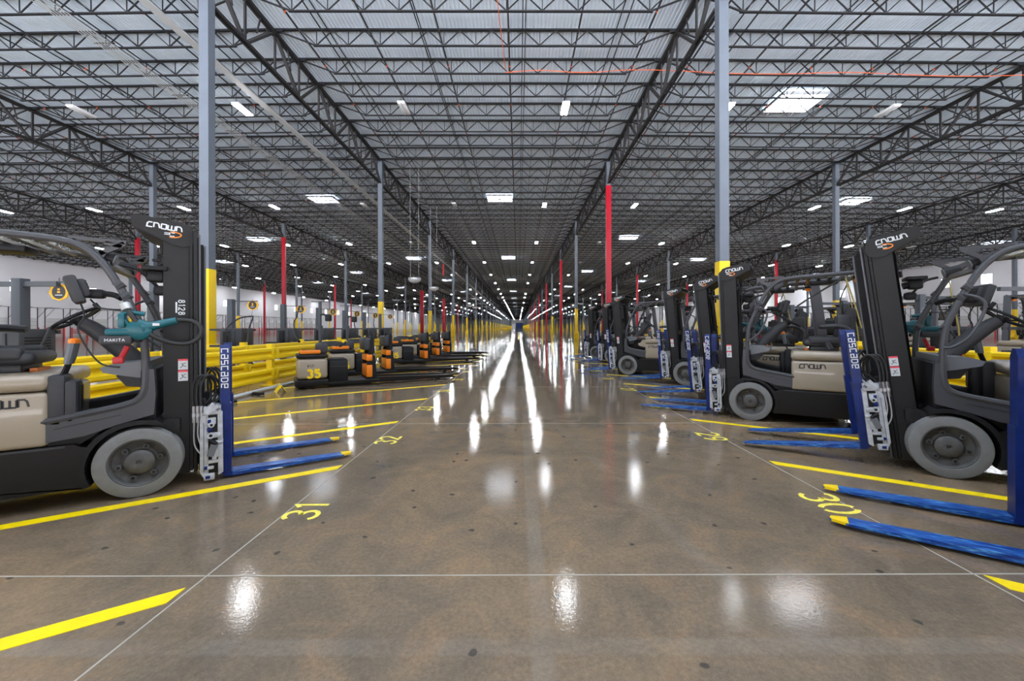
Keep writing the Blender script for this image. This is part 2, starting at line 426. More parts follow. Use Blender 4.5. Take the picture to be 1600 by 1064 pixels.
# walls: high windows and dock doors with red gates
def wall_details():
    n = 1
    for side, X, ys in (('left', XW0, [61.5 + 11 * i for i in range(18)]), ('right', XW1, [40, 46.3, 63, 69, 80, 91, 102, 113, 125, 136, 150, 164])):
        sg = 1 if side == 'left' else -1
        for y in ys:
            zc = 7.7 if side == 'left' else 8.6
            fr = MB().box(X + sg * .0, X + sg * .06, y - .85, y + .85, zc - .85, zc + .85, 0).build('window_%d' % n, 'white')
            tag(fr, 'small square daylit window high in the %s wall' % side, kind='structure')
            MB().box(X + sg * .06, X + sg * .08, y - .75, y + .75, zc - .75, zc + .75, 0).build('window_pane', 'window', fr)
            n += 1
    d = 2
    for i in range(34):
        y = 30 + i * 3.66
        for side, X, sg in (('left', XW0, 1), ('right', XW1, -1)):
            if side == 'right' and not (i < 22): continue
            o = MB().box(X, X + sg * .05, y - 1.25, y + 1.25, 0, 3.0, 0)
            for j in range(1, 5): o.box(X + sg * .05, X + sg * .06, y - 1.25, y + 1.25, j * .6 - .01, j * .6 + .01, 1)
            dd = o.build('door_%d' % d, ['white', 'postg']); d += 1
            tag(dd, 'white sectional dock door in the %s wall' % side, kind='structure')
            t = MB()
            for yy in (y - 1.32, y + 1.32):
                t.box(X + sg * .02, X + sg * .1, yy - .035, yy + .035, 0, 4.6, 0)
                t.bar((X + sg * .1, yy, 3.0), (X + sg * 1.6, yy, 4.5), .035, .035, 0)
                t.bar((X + sg * .1, yy, 4.6), (X + sg * 2.4, yy, 4.6), .035, .035, 0)
            t.bar((X + sg * .1, y - 1.32, 4.6), (X + sg * .1, y + 1.32, 4.6), .06, .06, 0)
            t.build('door_track', 'chgrey', dd)
            g = MB()
            for z in (.55, .85, 1.15): g.box(X + sg * .25, X + sg * .32, y - 1.25, y + 1.25, z - .05, z + .05, 0)
            for yy in (y - 1.25, y + 1.25): g.box(X + sg * .22, X + sg * .35, yy - .07, yy + .07, 0, 1.5, 0)
            gg = g.build('dock_gate', 'redglow')
            tag(gg, 'red safety gate at the %s dock door along the %s wall' % (ORD[i + 1], side), 'gate', 'red dock gates on the %s wall' % side)
wall_details()

# ------------------------------------------------------------------ columns
RED = {(5, k) for k in (1, 3, 5, 7, 9, 11, 13)} | {(3, k) for k in (2, 4, 6, 8, 10)} | {(2, k) for k in (2, 5, 7)} | {(1, 5), (1, 8), (6, 4), (6, 6), (7, 3), (7, 5)}
def columns():
    protos = {}
    for k in range(NK):
        for i in range(1, 9):
            if k > 19 and not 3 <= i <= 6: continue
            X = LINES[i]; Y = Y0 + k * BY; Z = RZ[i] - .27; red = (i, k) in RED
            kind = ('wide' if i == 3 and k in (6, 8) else 'red') if red else 'yellow'
            key = (kind, i)
            if key not in protos:
                r = empty('steel_column')
                hw = .15
                top = 11.5 if red else Z
                MB().box(-hw, hw, -hw, hw, 0, Z).build('post', 'column', r)
                MB().box(-.26, .26, -.26, .26, Z - .03, Z).build('cap_plate', 'column', r)
                if red:
                    sw = .45 if kind == 'wide' else .18; MB().rbox(-sw, sw, -.17, .17, .0, 11.5, .015).build('red_sleeve', 'redcol', r)
                else:
                    zt = 3.2 if i != 5 else 3.4
                    g = MB()
                    g.rbox(-.165, .165, -.165, .165, .0, zt, .01)
                    g.build('column_guard', 'yellow', r)
                    b = MB()
                    for q in range(4): b.rbox(-.28, .28, -.28, .28, .04 + q * .19, .2 + q * .19, .03)
                    b.rbox(-.24, .24, -.24, .24, 0, .82, .02)
                    b.build('base_bumper', 'yellow', r)
                protos[key] = r; c = r; index_kids()
            else: c = copy_tree(protos[key])
            c.location = (X, Y, 0)
            desc = 'red' if red else 'yellow-footed grey'
            tag(c, '%s steel column, %s in the %s' % (desc, ORD[k + 1], ROWN[i]), 'column', 'steel columns of the %s' % ROWN[i])
columns()

# ------------------------------------------------------------------ roof steel
def joist_mb(simple=False):
    mb = MB(); hb = BX / 2; d = .66
    mb.box(-hb + .02, hb - .02, -.055, .055, -.06, 0)
    np_ = 5 if simple else 10; p = 1.3 * (2 if simple else 1); e = 6.5
    mb.box(-e - .12, e + .12, -.045, .045, -d - .045, -d)
    nodes = [-e + i * p for i in range(np_ + 1)]
    for i, x in enumerate(nodes):
        for sg in (-1, 1):
            xt = x + sg * p / 2
            if abs(xt) > hb - .2: xt = sg * (hb - .3)
            mb.bar((x, 0, -d), (xt, 0, -.05), .036, .036, caps=False)
        if not simple: mb.bar((x, 0, -d), (x, 0, -.05), .028, .028, caps=False)
    for sg in (-1, 1):
        mb.bar((sg * e, 0, -d - .02), (sg * (hb - .12), 0, -.08), .05, .05, caps=False)
        mb.box(min(sg * (hb - .02), sg * (hb - .32)), max(sg * (hb - .02), sg * (hb - .32)), -.06, .06, -.14, -.05)
    return mb
def roof():
    full = joist_mb(); simp = joist_mb(True); me = full.mesh('roof_joist', ['steel'])
    chord = MB(); hb = BX / 2; chord.box(-hb + .02, hb - .02, -.055, .055, -.06, 0); chord.box(-6.6, 6.6, -.045, .045, -.705, -.66)
    rest = MB(); cand = []
    ji = 0; y = Y0 - 2 * 1.8289
    while y < YE - .5:
        jj = ji - 2
        for b in range(9):
            xc = (LINES[b] + LINES[b + 1]) / 2
            if abs(xc) - 9 > y * 1.35 + 4: ji_ok = False
            elif y > 335 and not 2 <= b <= 6: pass
            else: cand.append((math.hypot(xc * .8, y), b, y, jj))
        ji += 1; y = Y0 + (ji - 2) * (BY / 9)
    cand.sort()
    for n, (_, b, y, jj) in enumerate(cand):
        xc = (LINES[b] + LINES[b + 1]) / 2; zc = (RZ[b] + RZ[b + 1]) / 2; sl = math.atan2(RZ[b + 1] - RZ[b], BX)
        if n < 300:
            o = bpy.data.objects.new('roof_joist', me); COL.objects.link(o); o.location = (xc, y, zc); o.rotation_euler = (0, -sl, 0)
            kk = (jj + 9) // 9; r = jj - (kk - 1) * 9
            where = 'over the %s column line' % ORD[kk] if r == 0 else '%s beyond the %s column line' % (ORD[r], ORD[kk]) if kk else '%s joist before the nearest columns' % ORD[9 - r]
            tag(o, 'roof joist, %s, %s' % (where, BAYN[b]), 'joist', 'roof joists')
        else:
            src = full if y < 95 else simp if y < 330 else chord
            t = math.tan(sl); rest.add([(x + xc, yy + y, z + zc + x * t) for x, yy, z in src.v], src.f)
    o = rest.build('distant_roof_joist', 'steel'); tag(o, 'dark open-web roof joists receding into the distance', 'joist', kind='stuff')
    # girders on the column lines
    def girder():
        g = MB(); L_ = BY; d = 1.62; zt = -.14; np_ = 9; p = L_ / np_
        for sx in (-.07, .07):
            g.box(sx - .045, sx + .045, 0, L_, zt - .12, zt)
            g.box(sx - .035, sx + .035, .2, L_ - .2, zt - d - .1, zt - d)
        for i in range(np_):
            y0 = i * p; ym = y0 + p / 2
            a, b_ = (zt - .06, zt - d - .03)
            lo = i % 2 == 0
            g.bar((0, y0 + .08, a if lo else b_), (0, y0 + p - .08, b_ if lo else a), .13, .085, caps=False)
            if i < np_ - 1: g.bar((0, y0 + p, a), (0, y0 + p, b_), .09, .06, caps=False)
            if lo: g.bar((0, y0 + .2, a), (0, ym, (a + b_) / 2), .03, .03, caps=False)
            g.bar((0, ym, a), (0, ym + (.25 if lo else -.25), (a + b_) / 2), .05, .04, caps=False)
        return g
    gm = girder().mesh('roof_girder', ['steel2'])
    for i in range(1, 9):
        for k in range(-1, NK - 1):
            o = bpy.data.objects.new('roof_girder', gm); COL.objects.link(o); o.location = (LINES[i], Y0 + k * BY, RZ[i])
            w_ = 'before the nearest column' if k < 0 else 'between %s and %s columns' % (ORD[k + 1], ORD[k + 2])
            tag(o, 'roof girder %s, %s' % (w_, ROWN[i]), 'girder', 'roof girders')
    # bridging rods, sprinkler pipes with heads
    ys0, ys1 = 9.0, YE - 4
    for b in range(9):
        xc = (LINES[b] + LINES[b + 1]) / 2
        for oi, off in enumerate((-6.0, -2.2, 1.9, 5.7)):
            m = MB(); x = xc + off; zr = roofz(x)
            m.box(x - .017, x + .017, ys0, ys1, zr - .095, zr - .06); m.box(x + .10 - .017, x + .10 + .017, ys0, ys1, zr - .66, zr - .62)
            o = m.build('bridging_rod', 'steel'); tag(o, 'dark bridging rods, %s pair from left in the %s' % (ORD[oi + 1], BAYN[b]), 'rod', 'bridging rods, %s' % BAYN[b])
        for j in range(6):
            x = LINES[b] + 1.2 + j * 2.78; z = roofz(x) - .34
            m = MB(); m.tube([(x, ys0, z), (x, ys1, z)], .037, 6, 0)
            y = 12.1
            while y < 70 and 2 <= b <= 6:
                m.cyl((x, y, z - .03), (x, y, z - .08), .02, 6, 1); m.cyl((x, y - .03, z), (x, y + .03, z), .045, 6, 1); y += 3.2
            o = m.build('sprinkler_pipe', ['sprink', 'ocable']); tag(o, 'black sprinkler pipe, %s from the left in the %s' % (ORD[j + 1], BAYN[b]), 'pipe', 'sprinkler pipes, %s' % BAYN[b])
roof()

# ------------------------------------------------------------------ lamps, skylights, ceiling services
def lamps():
    def proto(lit):
        r = empty('high_bay_lamp')
        m = MB(); m.rbox(-.19, .19, -.60, .60, .0, .07, .015, 0); m.box(-.012, .012, -.49, -.47, .07, .60, 1); m.box(-.012, .012, .47, .49, .07, .60, 1)
        m.build('housing', ['lensoff', 'steel'], r)
        l = MB()
        for sx in (-.095, .095): l.rbox(sx - .072, sx + .072, -.56, .56, -.045, -.002, .012, 0)
        l.build('diffuser', ['lensoff', 'lens', 'lensdim'][lit], r)
        return r
    P = {1: proto(1), 0: proto(0), 2: proto(2)}; used = {}; index_kids()
    near = {0: {-13: 1, -5.8: 0, 2.4: 1, 10.6: 1, 18.8: 0, -22: 0}, 1: {-13: 0, -5.8: 0, 2.4: 1, 10.6: 1, 18.8: 1, 27: 1, 35: 1, 43: 1, -22: 1, -46: 1},
            2: {-22: 1, -13: 0, -5.8: 1, 2.4: 1, 10.6: 0, 18.8: 1, 27: 1, 35: 1}}
    nl = 0; far = MB()
    for k in range(-1, 35):
        Y = Y0 + k * BY + 7.796
        for b in range(9):
            for q, off in enumerate((4.1, 12.3)):
                X = LINES[b] + off
                if k > 19 and not 3 <= b <= 5: continue
                if abs(X) - 6 > max(Y, 0) * 1.3 + 24: continue
                lit = 1 if k < 0 else (1 if random.random() < (.8 if b != 4 else (1 if q == 0 else .6) if k > 5 else 1) else 0)
                for xx, v in near.get(k, {}).items():
                    if abs(xx - X) < 2: lit = v
                if lit and k < 2: lit = 2
                nl += 1
                if nl > 285:
                    xo, yo, zo = X, Y, roofz(X) - 1.02
                    far.box(xo - .19, xo + .19, yo - .60, yo + .60, zo, zo + .07, 0); far.box(xo - .15, xo + .15, yo - .56, yo + .56, zo - .045, zo, 1 if lit else 0); continue
                if lit not in used: c = P[lit]; used[lit] = 1
                else: c = copy_tree(P[lit])
                c.location = (X, Y, roofz(X) - 1.02)
                row = ORD[k + 1] + ' row back' if k >= 0 else 'row over camera'
                tag(c, '%s high bay lamp, %s, %s half of %s' % ('lit' if lit else 'unlit', row, ('left', 'right')[q], BAYN[b]), 'lamp', 'LED high bay lamps')
    tag(far.build('distant_high_bay_lamp', ['lensoff', 'lens']), 'high bay lamps converging far down the building', 'lamp', kind='stuff')
    # skylights
    sp = empty('skylight'); m = MB(); q_ = 1.1
    for a, b_ in ((-1.35, 1.35),):
        m.box(-1.2, 1.2, -.9, -.85, -.16, .0); m.box(-1.2, 1.2, .85, .9, -.16, .0)
        m.box(-1.2, -1.15, -.85, .85, -.16, .0); m.box(1.15, 1.2, -.85, .85, -.16, .0)
    m.box(-.03, .03, -.85, .85, -.12, -.06); m.box(-1.15, 1.15, .25, .31, -.12, -.06)
    m.build('curb_frame', 'white', sp); MB().box(-1.15, 1.15, -.85, .85, -.05, -.02).build('diffusing_pane', 'sky', sp); index_kids(); first = True
    for k in range(0, 24):
        for b in range(0, 9):
            if (k % 2) != (0 if b in (5, 2, 8, 7) else 1): continue
            if b in (0,): continue
            X = (LINES[b] + LINES[b + 1]) / 2; Y = Y0 + k * BY + 8.7
            if abs(X) > Y * 1.3 + 4: continue
            c = sp if first else copy_tree(sp); first = False
            c.location = (X, Y, roofz(X) - .03)
            tag(c, 'bright square skylight in the %s past the %s columns' % (BAYN[b], ORD[k + 1]), 'skylight', 'roof skylights')
lamps()

def ceiling_services():
    # bundle of white conduits on the left
    r = empty('conduit_bundle', (-16.5, 0, 0)); tag(r, 'bundle of pale conduits strapped under the joists, left of the aisle', 'conduit')
    z = roofz(-16.5) - .76
    for j in range(6):
        MB().tube([(-.3 + j * .12, 9.5, z), (-.3 + j * .12, YE - 10, z)], .02, 6).build('conduit', 'conduit', r)
    y = 12.7; sm = MB().box(-.4, .4, -.02, .02, .02, .06).mesh('strut_hanger', ['steel'])
    while y < 120:
        q = bpy.data.objects.new('strut_hanger', sm); COL.objects.link(q); q.parent = r; q.location = (0, y, z); y += 1.83 * 2
    o = MB(); z = roofz(-13) - .78
    o.box(-13.16, -12.84, 9.5, YE - 10, z, z + .07)
    tag(o.build('cable_tray', 'conduit'), 'flat grey cable tray running along the roof above the left lamps', 'cable tray')
    # orange cable
    zb = roofz(0) - .70; Yj = Y0 + 3 * 1.8289; Yj = 18.45
    pts = [(-.85, 11, zb), (-.7, 14.5, zb - .02), (-.55, 18.2, zb)]
    c = MB().tube(curve(pts, 4), .016, 6)
    xs = [-.55, 1, 3, 5, 7, 9.5, 12, 15, 18.5, 21, 24, 27]
    p2 = [(x, Yj + .03, roofz(x) - .66 + (.10 if i % 3 == 1 else .0) + (.12 if i == 3 else 0)) for i, x in enumerate(xs)]
    c.tube(curve(p2, 5), .016, 6)
    tag(c.build('orange_cable', 'ocable'), 'thin orange cable looped along a joist over the aisle', 'cable')
    # half-dome mirrors
    for n, (px, py, wd, lab) in enumerate(((648, 436, 20, 'nearest and largest half-dome mirror hanging left of the aisle'), (678, 450, 15, 'half-dome mirror hanging just beyond the nearest one'),
                                      (734, 477, 9, 'small half-dome mirror, third along the left columns'), (742, 480, 8, 'farthest small half-dome mirror hanging left of the aisle'))):
        Y = .92 * F / wd; Y = Y0 + round((Y - Y0) / (BY / 9)) * BY / 9; X = (px - 810) / F * Y; Z = H + (511.5 - py) / F * Y
        r = empty('dome_mirror', (X, Y, Z)); tag(r, lab, 'mirror', 'half-dome mirrors')
        pr = [(.46, .1), (.46, .05)] + [(.46 * math.cos(R(a)), .05 - .34 * math.sin(R(a))) for a in range(10, 91, 10)]
        MB().lathe(pr, (0, 0, 0), 'z', 24).build('dome', 'dome', r)
        MB().lathe([(.48, .06), (.48, .12), (.001, .12)], (0, 0, 0), 'z', 24).build('rim', 'lgrey', r)
        m = MB()
        for sx in (-.3, .3): m.cyl((sx, 0, .12), (sx, 0, roofz(X) - Z - .64), .008, 5)
        m.build('hanger_rod', 'conduit', r)
    Y = 62; X = (693 - 810) / F * Y; Z = H + (511.5 - 412) / F * Y
    r = empty('hanging_banner', (X, Y, Z)); tag(r, 'narrow pale red banner hanging from the roof left of the aisle', 'banner')
    MB().box(-.12, .12, -.02, .02, -1.7, 0).build('cloth', 'redcol', r); MB().cyl((0, 0, 0), (0, 0, roofz(X) - Z), .01, 5).build('cord', 'conduit', r)
ceiling_services()

# ------------------------------------------------------------------ floor markings
U = Vector((.833, .553, 0)).normalized()       # parking direction on the left; mirrored on the right
def markings():
    def stripe(endx, endy, dirx, length, label):
        d = Vector((dirx * U.x, -U.y)); n = Vector((-d.y, d.x)); e = Vector((endx, endy)); wd = .05
        # end cut parallel to the joint
        def cut(p): t = (endx - p.x) / d.x; return p + d * t
        a = cut(e + n * wd); b = cut(e - n * wd); c = e - n * wd + d * length; g = e + n * wd + d * length
        o = MB().prism([(a.x, a.y), (b.x, b.y), (c.x, c.y), (g.x, g.y)], 'z', .0, .0025).build('parking_stripe', 'yellow2')
        tag(o, label, 'floor stripe', 'yellow parking stripes')
    for i in range(11):
        y = 2.03 + 1.865 * i
        stripe(-1.70, y, -1, 4.4, 'yellow floor stripe left of the aisle, %s from the camera' % ORD[i + 1])
    for i in range(11):
        y = 2.12 + 1.87 * i
        stripe(2.47, y, 1, 4.6, 'yellow floor stripe right of the aisle, %s from the camera' % ORD[i + 1])
    for i in range(10):
        m = MB(); t = str(31 + i); put_text(m, t, (-1.54, 2.97 + 1.865 * i, .0025), (0, 1, 0), (-1, 0, 0), .24, 0, .14, gap=.1)
        tag(m.build('painted_number', 'paleyellow'), 'yellow stencilled slot number %s, %s from the camera on the left' % (t, ORD[i + 1]), 'floor number', 'stencilled slot numbers')
        m = MB(); t = str(30 - i); put_text(m, t, (2.33, 3.07 + 1.87 * i, .0025), (0, -1, 0), (1, 0, 0), .26, 0, .14, gap=.1)
        tag(m.build('painted_number', 'paleyellow'), 'yellow stencilled slot number %s, %s from the camera on the right' % (t, ORD[i + 1]), 'floor number', 'stencilled slot numbers')
    # far dashed centre line and far yellow angled lines
    for j, (x, y0, y1) in enumerate(((.0, 45, 60), (0, 66, 80), (0, 90, 110))):
        tag(MB().box(x - .06, x + .06, y0, y1, 0, .003).build('lane_dash', 'yellow2'), 'yellow dash on the aisle floor, %s from the camera' % ORD[j + 1], 'floor stripe', 'yellow lane dashes')
    for j in range(4):
        y = 27 + j * 9
        for sx, nm in ((-1, 'left'), (1, 'right')):
            m = MB().bar((sx * 2.8, y, .0015), (sx * 8.5, y - 5, .0015), .1, .003)
            tag(m.build('lane_stripe', 'yellow2'), 'slanted yellow stripe on the far %s floor, %s back' % (nm, ORD[j + 1]), 'floor stripe', 'slanted far stripes')
markings()

# ------------------------------------------------------------------ counterbalance forklift (x forward, y left, origin on the floor under the front axle)
PIV = (.10, 0, .26)
def forklift_proto():
    r = empty('forklift')
    # chassis
    c = MB()
    arch = [(-.30 - .0 + .34 * 0, 0)]
    sk = [(-1.60, .20), (-1.64, .28), (-1.62, .455), (-1.60, .47), (-.36, .47), (-.33, .45)] + [(.33 * math.cos(R(a)), .27 + .33 * math.sin(R(a))) for a in range(150, 216, 11)] + [(-.30, .14), (-1.50, .14)]
    for y0, y1 in ((-.49, -.30), (.30, .49)): c.prism(sk, 'y', y0, y1, 0)
    c.prism([(-1.55, .12), (-1.6, .45), (-.1, .50), (.16, .44), (.18, .18), (.05, .12)], 'y', -.30, .30, 0)
    c.box(-1.60, -.40, -.495, -.485, .452, .466, 1); c.box(-1.60, -.40, .485, .495, .452, .466, 1)
    # cowl body under the floor panel
    c.prism([(-.50, .44), (-.33, .46), (-.20, .56), (.02, .62), (.05, .50), (.05, .80), (-.02, .80), (-.02, .62), (-.25, .60), (-.50, .55)][:4] + [(.06, .62), (.06, .70), (-.5, .58)], 'y', -.44, .44, 0)
    c.build('chassis', ['chassis', 'dgrey'], r)
    # battery compartment and hood
    b = MB(); b.rbox(-1.62, -.485, -.50, .50, .475, .868, .035, 0, 3)
    for sg in (-1, 1):
        put_text(b, 'CROWN', (-.715, sg * .5015, .80), (-sg, 0, 0), (0, 0, 1), .052, 1, .19, gap=.1)
        if sg > 0: b.box(-1.52, -1.46, sg * .499, sg * .502, .80, .86, 1)
    body = b.build('battery_body', ['beige', 'inkblack'], r)
    h = MB(); h.rbox(-1.60, -.478, -.505, .505, .874, .995, .05, 0, 3); h.build('hood', 'beige', r)
    # floor panel with the entry rail
    p = MB()
    panel = [(.05, 1.0), (.055, .80), (.0, .70), (-.16, .635), (-.52, .58), (-.52, .50), (-.3, .50), (-.14, .57), (.0, .615), (.075, .64), (.10, .75), (.10, 1.0)]
    panel = [(.03, 1.0), (.03, .84), (-.02, .76), (-.10, .72), (-.52, .645), (-.52, .50), (-.30, .525), (-.12, .585), (.09, .64), (.10, .80), (.09, 1.0)]
    for y0, y1 in ((-.49, -.43), (.43, .49)): p.prism(panel, 'y', y0, y1, 0)
    for sg in (-1, 1):
        p.prism([(-.10, .655), (-.10, .665), (-.46, .60), (-.46, .59)], 'y', sg * .488, sg * .4925, 1)
        p.tube(curve([(.04, sg * .475, 1.02), (.035, sg * .475, .86), (.0, sg * .475, .77), (-.08, sg * .475, .73), (-.25, sg * .475, .695), (-.52, sg * .475, .652)], 5), .027, 8, 0)
    p.box(-.50, .02, -.44, .44, .575, .60, 1)
    p.rbox(.0, .10, -.44, .44, .58, 1.0, .02, 2)
    p.prism([(-.12, .60), (-.02, .66), (-.02, .69), (-.12, .63)], 'y', -.25, -.12, 1); p.prism([(-.12, .60), (-.02, .66), (-.02, .69), (-.12, .63)], 'y', .02, .15, 1)
    p.build('floor_panel', ['guard', 'inkblack', 'black'], r)
    # side console with levers
    k = MB(); k.rbox(-.50, -.40, -.49, -.28, .60, .985, .03, 0); k.rbox(-.41, -.34, -.49, -.33, .62, .94, .025, 0); k.box(-.335, -.33, -.45, -.38, .72, .90, 1)
    co = k.build('side_console', ['dgrey', 'black'], r)
    l = MB()
    for i in range(3):
        y = -.42 + i * .045; l.tube(curve([(-.44, y, .97), (-.42, y, 1.03), (-.41, y, 1.07)], 4), .009, 6, 1)
        l.tube([(-.41, y, 1.06), (-.40, y, 1.11), (-.385, y, 1.20), (-.38, y, 1.235)], [.018, .022, .024, .018], 8, 0)
        l.tube([(-.38, y, 1.215), (-.378, y, 1.24), (-.376, y, 1.25)], [.026, .026, .012], 8, 2)
    l.build('lever', ['lgrey', 'black', 'orange'], co)
    # seat
    s = MB(); s.rbox(-1.08, -.62, -.24, .24, 1.05, 1.15, .045, 0, 3); s.rbox(-1.02, -.70, -.20, .20, .985, 1.06, .02, 0)
    for sg in (-1, 1): s.rbox(-1.08, -.68, sg * .21 - .04, sg * .21 + .04, 1.08, 1.19, .035, 0, 3)
    st = s.build('seat', 'seat', r)
    bk = MB(); prof = [(-1.02, 1.10), (-.98, 1.20), (-1.03, 1.40), (-1.10, 1.55), (-1.14, 1.58), (-1.20, 1.54), (-1.19, 1.30), (-1.14, 1.08)]
    bk.prism(prof, 'y', -.20, .20, 0); bk.rbox(-1.16, -.99, -.245, -.18, 1.12, 1.48, .03, 0); bk.rbox(-1.16, -.99, .18, .245, 1.12, 1.48, .03, 0)
    bk.rbox(-1.14, -1.06, -.12, .12, 1.50, 1.64, .03, 0); bk.build('backrest', 'seat', r)
    for sg in (-1, 1):
        a = MB()
        a.tube(curve([(-1.10, sg * .29, 1.12), (-1.12, sg * .30, 1.25), (-1.02, sg * .30, 1.33), (-.82, sg * .29, 1.32)], 5), .03, 8, 0)
        a.tube([(-.92, sg * .31, 1.03), (-.88, sg * .31, 1.13)], .035, 8, 1)
        a.build('armrest', ['seat', 'dgrey'], r)
    MB().box(-.68, -.64, -.13, .13, .99, 1.02).build('seat_switch', 'orange', st)
    # steering column and dashboard
    d = MB(); d.prism([(.05, .93), (-.02, .93), (-.22, .98), (-.24, 1.02), (-.16, 1.05), (.05, 1.06)], 'y', -.40, .40, 0)
    d.prism([(.05, .84), (-.10, .86), (-.16, .95), (.05, .95)], 'y', -.34, .34, 1)
    d.build('dashboard', ['lgrey', 'dgrey'], r)
    sc_ = MB(); q = curve([(-.05, 0, .92), (-.12, 0, 1.06), (-.24, 0, 1.20), (-.36, 0, 1.32), (-.43, 0, 1.37)], 4)
    rad = [.088 - .038 * i / (len(q) - 1) for i in range(len(q))]; sc_.tube(q, rad, 10, 0)
    sc_.rbox(-.20, -.14, -.05, .05, 1.02, 1.08, .01, 1)
    col = sc_.build('steering_column', ['dgrey', 'orange'], r)
    wh = MB(); cx, cz = -.46, 1.41; ax = Vector((-.55, 0, .835)).normalized(); ux = Vector((.835, 0, .55)).normalized(); uy = Vector((0, 1, 0))
    C0 = Vector((cx, 0, cz))
    wh.tube([C0 + ux *   .155 * math.cos(R(t)) + uy *   .155 * math.sin(R(t)) for t in range(0, 360, 12)], .014, 8, 0, closed=True)
    for t in (0, 120, 240): wh.bar(C0 - ax * .03, C0 + ux * .15 * math.cos(R(t)) + uy * .17 * math.sin(R(t)), .035, .012, 0)
    wh.cyl(C0 - ax * .06, C0 + ax * .0, .035, 12, 0, .045)
    wh.cyl(C0 + ux * .14 + uy * .1 + ax * .01, C0 + ux * .14 + uy * .1 + ax * .06, .018, 8, 0)
    wh.build('steering_wheel', 'black', col)
    # overhead guard
    g = MB()
    front = [(.04, .98), (.035, 1.15), (.015, 1.32), (-.05, 1.50), (-.13, 1.68), (-.22, 1.84), (-.33, 1.945), (-.47, 1.985), (-.75, 2.0), (-1.30, 2.02)]
    for sg in (-1, 1):
        g.tube(curve([(x, sg * (.475 - .05 * min(1, max(0, (z - 1.3) / .7))), z) for x, z in front], 5), .0265, 10, 0)
        g.prism([(-1.46, .98), (-1.34, .98), (-1.25, 1.80), (-1.22, 2.03), (-1.33, 2.03), (-1.36, 1.85)], 'y', sg * .36, sg * .46, 0)
        yb = sg * .418
        g.bar((-.08, yb, 2.0), (-.40, yb, 2.005), .03, .03, 0); g.bar((-.09, yb, 1.99), (-.23, yb, 1.90), .03, .035, 0); g.bar((-.105, yb, 1.965), (-.20, yb, 1.985), .03, .03, 0); g.bar((-.20, yb, 1.89), (-.38, yb, 1.985), .03, .04, 0)
    for x, z in ((-.20, 1.825), (-.42, 1.98), (-1.28, 2.015)): g.bar((x, -.43, z), (x, .43, z), .05, .04, 0)
    for x in (-.56, -.68, -.80, -.92, -1.04, -1.16): g.bar((x, -.43, 1.985), (x, .43, 1.985), .045, .03, 1)
    for sg in (-1, 1):
        for x, z in ((-.075, 1.56), (.02, 1.30), (-.115, 1.645)): g.tube([(x - .02, sg * .46, z), (x + .02, sg * .46, z + .035)][::1], .036, 8, 0)
    gd = g.build('overhead_guard', ['guard', 'screen'], r)
    hb = MB().tube(curve([(.035, .50, 1.14), (-.02, .52, 1.15), (-.12, .525, 1.25), (-.20, .52, 1.45), (-.19, .51, 1.55), (-.09, .49, 1.60)], 5), .012, 8)
    hb.build('grab_handle', 'guard', gd)
    # lamps and beacon under the guard
    for sg in (-1, 1):
        m = MB()
        m.cyl((-.27, sg * .36, 1.90), (-.16, sg * .36, 1.865), .045, 14, 0, .055); m.cyl((-.16, sg * .36, 1.865), (-.15, sg * .36, 1.862), .046, 14, 1); m.build('head_light', ['black', 'lgrey'], r)
    m = MB()
    m.rbox(.0, .16, -.40, -.16, 1.80, 1.835, .008, 0); m.rbox(.02, .13, -.36, -.22, 1.71, 1.80, .02, 0); m.cyl((.13, -.29, 1.755), (.17, -.29, 1.745), .035, 12, 0)
    m.tube(curve([(-.12, -.40, 1.83), (-.02, -.38, 1.80), (.05, -.33, 1.72), (.10, -.30, 1.66)], 4), .012, 6, 0); m.rbox(.06, .16, -.34, -.26, 1.60, 1.68, .025, 0)
    m.build('work_light', ['black', 'lgrey'], r)
    m = MB(); m.cyl((-1.20, .33, 1.94), (-1.20, .33, 2.0), .05, 12, 1); m.tube([(-1.20, .33, 1.90), (-1.20, .33, 1.945)], [.035, .045], 12, 0)
    m.build('beacon', ['orange', 'black'], r)
    m = MB(); m.rbox(-1.02, -.70, -.13, .13, 1.91, 1.965, .015, 0); m.build('fan_box', 'black', r)
    # computer terminal on an arm
    t = MB(); t.tube(curve([(-.11, -.43, 1.56), (-.17, -.38, 1.59), (-.28, -.33, 1.60)], 4), .022, 8, 0)
    t.rbox(-.33, -.22, -.38, -.27, 1.56, 1.63, .02, 0)
    tr = t.build('terminal_arm', 'black', r)
    t = MB(); t.rbox(-.035, .035, -.15, .15, -.105, .105, .018, 0); t.box(-.038, -.034, -.125, .125, -.08, .085, 1); t.rbox(.02, .075, -.11, .11, -.07, .07, .02, 0)
    for i in range(5): t.box(.073, .079, -.1, .1, -.055 + i * .025, -.045 + i * .025, 0)
    t.build('computer_terminal', ['dgrey', 'screen'], tr, (-.39, -.32, 1.62), (0, R(-17), R(12)))
    cb = MB(); cb.tube(curve([(-.36, -.33, 1.53), (-.33, -.36, 1.42), (-.36, -.38, 1.32), (-.30, -.40, 1.16), (-.22, -.42, 1.05), (-.12, -.42, 1.02)], 5), .006, 6)
    cb.tube(curve([(-.30, -.34, 1.55), (-.22, -.42, 1.48), (-.05, -.45, 1.47)], 5), .006, 6); cb.build('terminal_cable', 'rubber', tr)
    # fenders
    for sg in (-1, 1):
        f = MB()
        out = [(.335 * math.cos(R(a)), .27 + .335 * math.sin(R(a))) for a in range(75, 206, 10)] ; inn = [(.30 * math.cos(R(a)), .27 + .30 * math.sin(R(a))) for a in range(205, 74, -10)]
        out = [(.14, .565), (.10, .60)] + out; inn = inn + [(.12, .555)]
        n = len(out); f.prism(out + inn, 'y', sg * .32, sg * .505, 0)
        f.build('fender', 'black', r)
